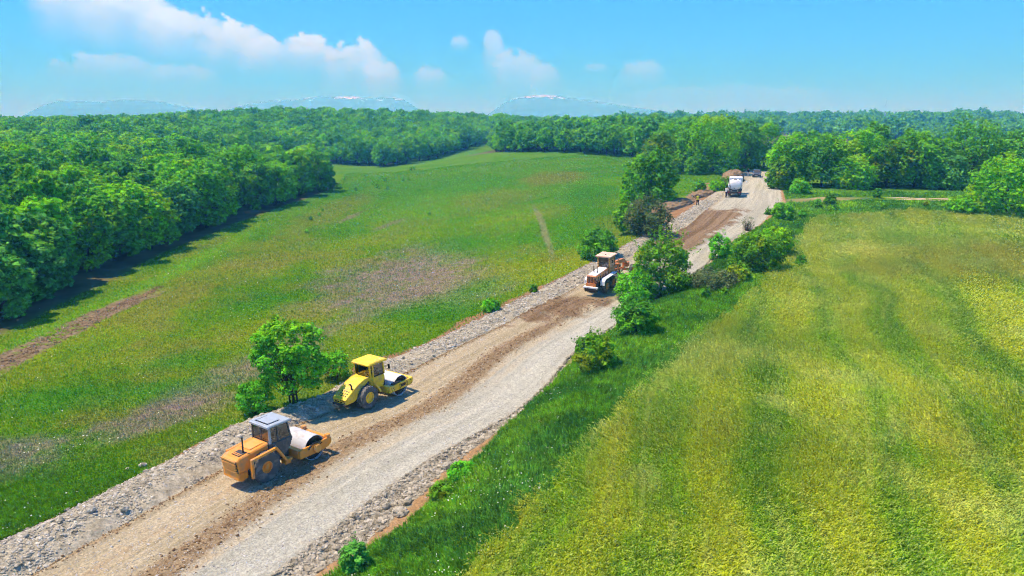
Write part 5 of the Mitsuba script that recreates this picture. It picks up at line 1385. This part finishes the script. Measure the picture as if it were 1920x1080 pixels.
# ------------------------------------------------------------------ soil mound by the road, far houses
q = trimesh.creation.icosphere(5)
v = q.vertices.copy()
v = v[:, :] * (1 + .55 * (meshkit.fbm(v * 1.6, 4, 77) - .5)[:, None] + .16 * (meshkit.fbm(v * 6, 3, 78) - .5)[:, None])
v *= np.array([2.2, 5.5, 2.7])
scene['soil_mound_earth'] = matte(proc(lambda p, n, uv: mix(C(.18, .125, .065), C(.32, .24, .145), fbm(p.x * 1.1, p.y * 1.1, p.z * 1.6)) * (.75 + .5 * noise(p.x * 6, p.y * 6, p.z * 6))))
scene['earth_mound'] = {**mikit.ply(trimesh.Trimesh(v, q.faces, process=False), 'soil_mound_earth', smooth=True), 'to_world': T().translate([45.6, 152.5, 4.9]).rotate([0, 0, 1], -20)}
place('earth_mound', 'bare brown earth mound beside the road below the tallest tree', 'earth mound')
v2 = q.vertices * (1 + .5 * (meshkit.fbm(q.vertices * 2.2, 4, 87) - .5)[:, None] + .2 * (meshkit.fbm(q.vertices * 7, 3, 88) - .5)[:, None]) * np.array([2.3, 7.5, 1.25])
scene['earth_mound_001'] = {**mikit.ply(trimesh.Trimesh(v2, q.faces, process=False), 'soil_mound_earth', smooth=True), 'to_world': T().translate([25.2, 112.2, 4.55]).rotate([0, 0, 1], -34)}
place('earth_mound_001', 'long low heap of brown soil behind the worker in the yellow vest', 'earth mound')
v3 = q.vertices * (1 + .5 * (meshkit.fbm(q.vertices * 2.4 + 9, 4, 97) - .5)[:, None] + .2 * (meshkit.fbm(q.vertices * 7, 3, 98) - .5)[:, None]) * np.array([1.9, 7.0, 1.3])
scene['earth_mound_002'] = {**mikit.ply(trimesh.Trimesh(v3, q.faces, process=False), 'soil_mound_earth', smooth=True), 'to_world': T().translate([32.2, 124.6, 4.75]).rotate([0, 0, 1], -27)}
place('earth_mound_002', 'upper heap of brown soil along the road near the tank truck', 'earth mound')

scene['house_wall'] = matte(rgb(.72, .72, .70))
scene['house_roof'] = matte(proc(lambda p, n, uv: mix(C(.30, .26, .25), C(.42, .36, .34), noise(p.x, p.y * 3, p.z))))
scene['pane_dark'] = {'type': 'principled', 'base_color': rgb(.03, .04, .05), 'roughness': .15}


def house(label, x, y, w, d, h, turn):
    z = float(gz(x, y))
    b = Build('house', label, 'house', x, y, z, turn)
    b.add('wall', bx(-w / 2, w / 2, -d / 2, d / 2, -1, h, 0), 'house_wall', False)
    b.add('roof', slab([(-w / 2 - .5, h), (w / 2 + .5, h), (0, h + w * .30)], -d / 2 - .5, d / 2 + .5, 0), 'house_roof', False)
    b.add('roof__chimney', bx(w * .15, w * .15 + .7, -.4, .4, h + w * .1, h + w * .30 + .9, 0), 'house_wall', False)
    for s in (-1, 0, 1):
        b.add('window', bx(-w / 2 - .03, -w / 2 - .002, s * d * .3 - .6, s * d * .3 + .6, h * .4, h * .4 + 1.4, 0), 'pane_dark', False)
    b.add('door', bx(-w / 2 - .04, -w / 2 - .002, d * .42 - .45, d * .42 + .45, 0, 2.1, 0), 'pane_dark', False)


house('white house among trees at the left end of the far ridge', 262, 850, 8, 12, 6, 195)
house('pale house in the gap of trees below the far mast', 385, 770, 9, 14, 5, 210)
house('small white house half hidden on the far ridge top', 350, 935, 8, 11, 7, 200)
b = Build('lattice_mast', 'thin lattice mast rising over the far ridge trees', 'mast', 408, 822, float(gz(408, 822)), 200)
b.add('frame', join(*[tube([[sx * 1.0, sy * 1.0, 0], [sx * .55, sy * .55, 12], [sx * .22, sy * .22, 24]], [.10, .09, .07], 5) for sx in (-1, 1) for sy in (-1, 1)],
      *[tube([[sx * (1 - .033 * k), sy * (1 - .033 * k), k], [-sx * (.95 - .033 * k), sy * (.95 - .033 * k), k + 2]], [.05, .05], 4) for k in range(0, 22, 2) for sx, sy in ((1, 1), (-1, -1))]), 'paint_white', False)
b.add('antenna', tube([[0, 0, 23.5], [0, 0, 26], [0, 0, 28]], [.09, .07, .05], 6), 'paint_white', False)


# ------------------------------------------------------------------ the air
scene['haze'] = {'type': 'cube', 'to_world': T().translate([0, 4000, 120]).scale([21000, 21000, 205]), 'bsdf': {'type': 'null'}, 'interior': {'type': 'ref', 'id': 'air'}}
place('haze', 'pale blue summer haze over the land', kind='stuff')
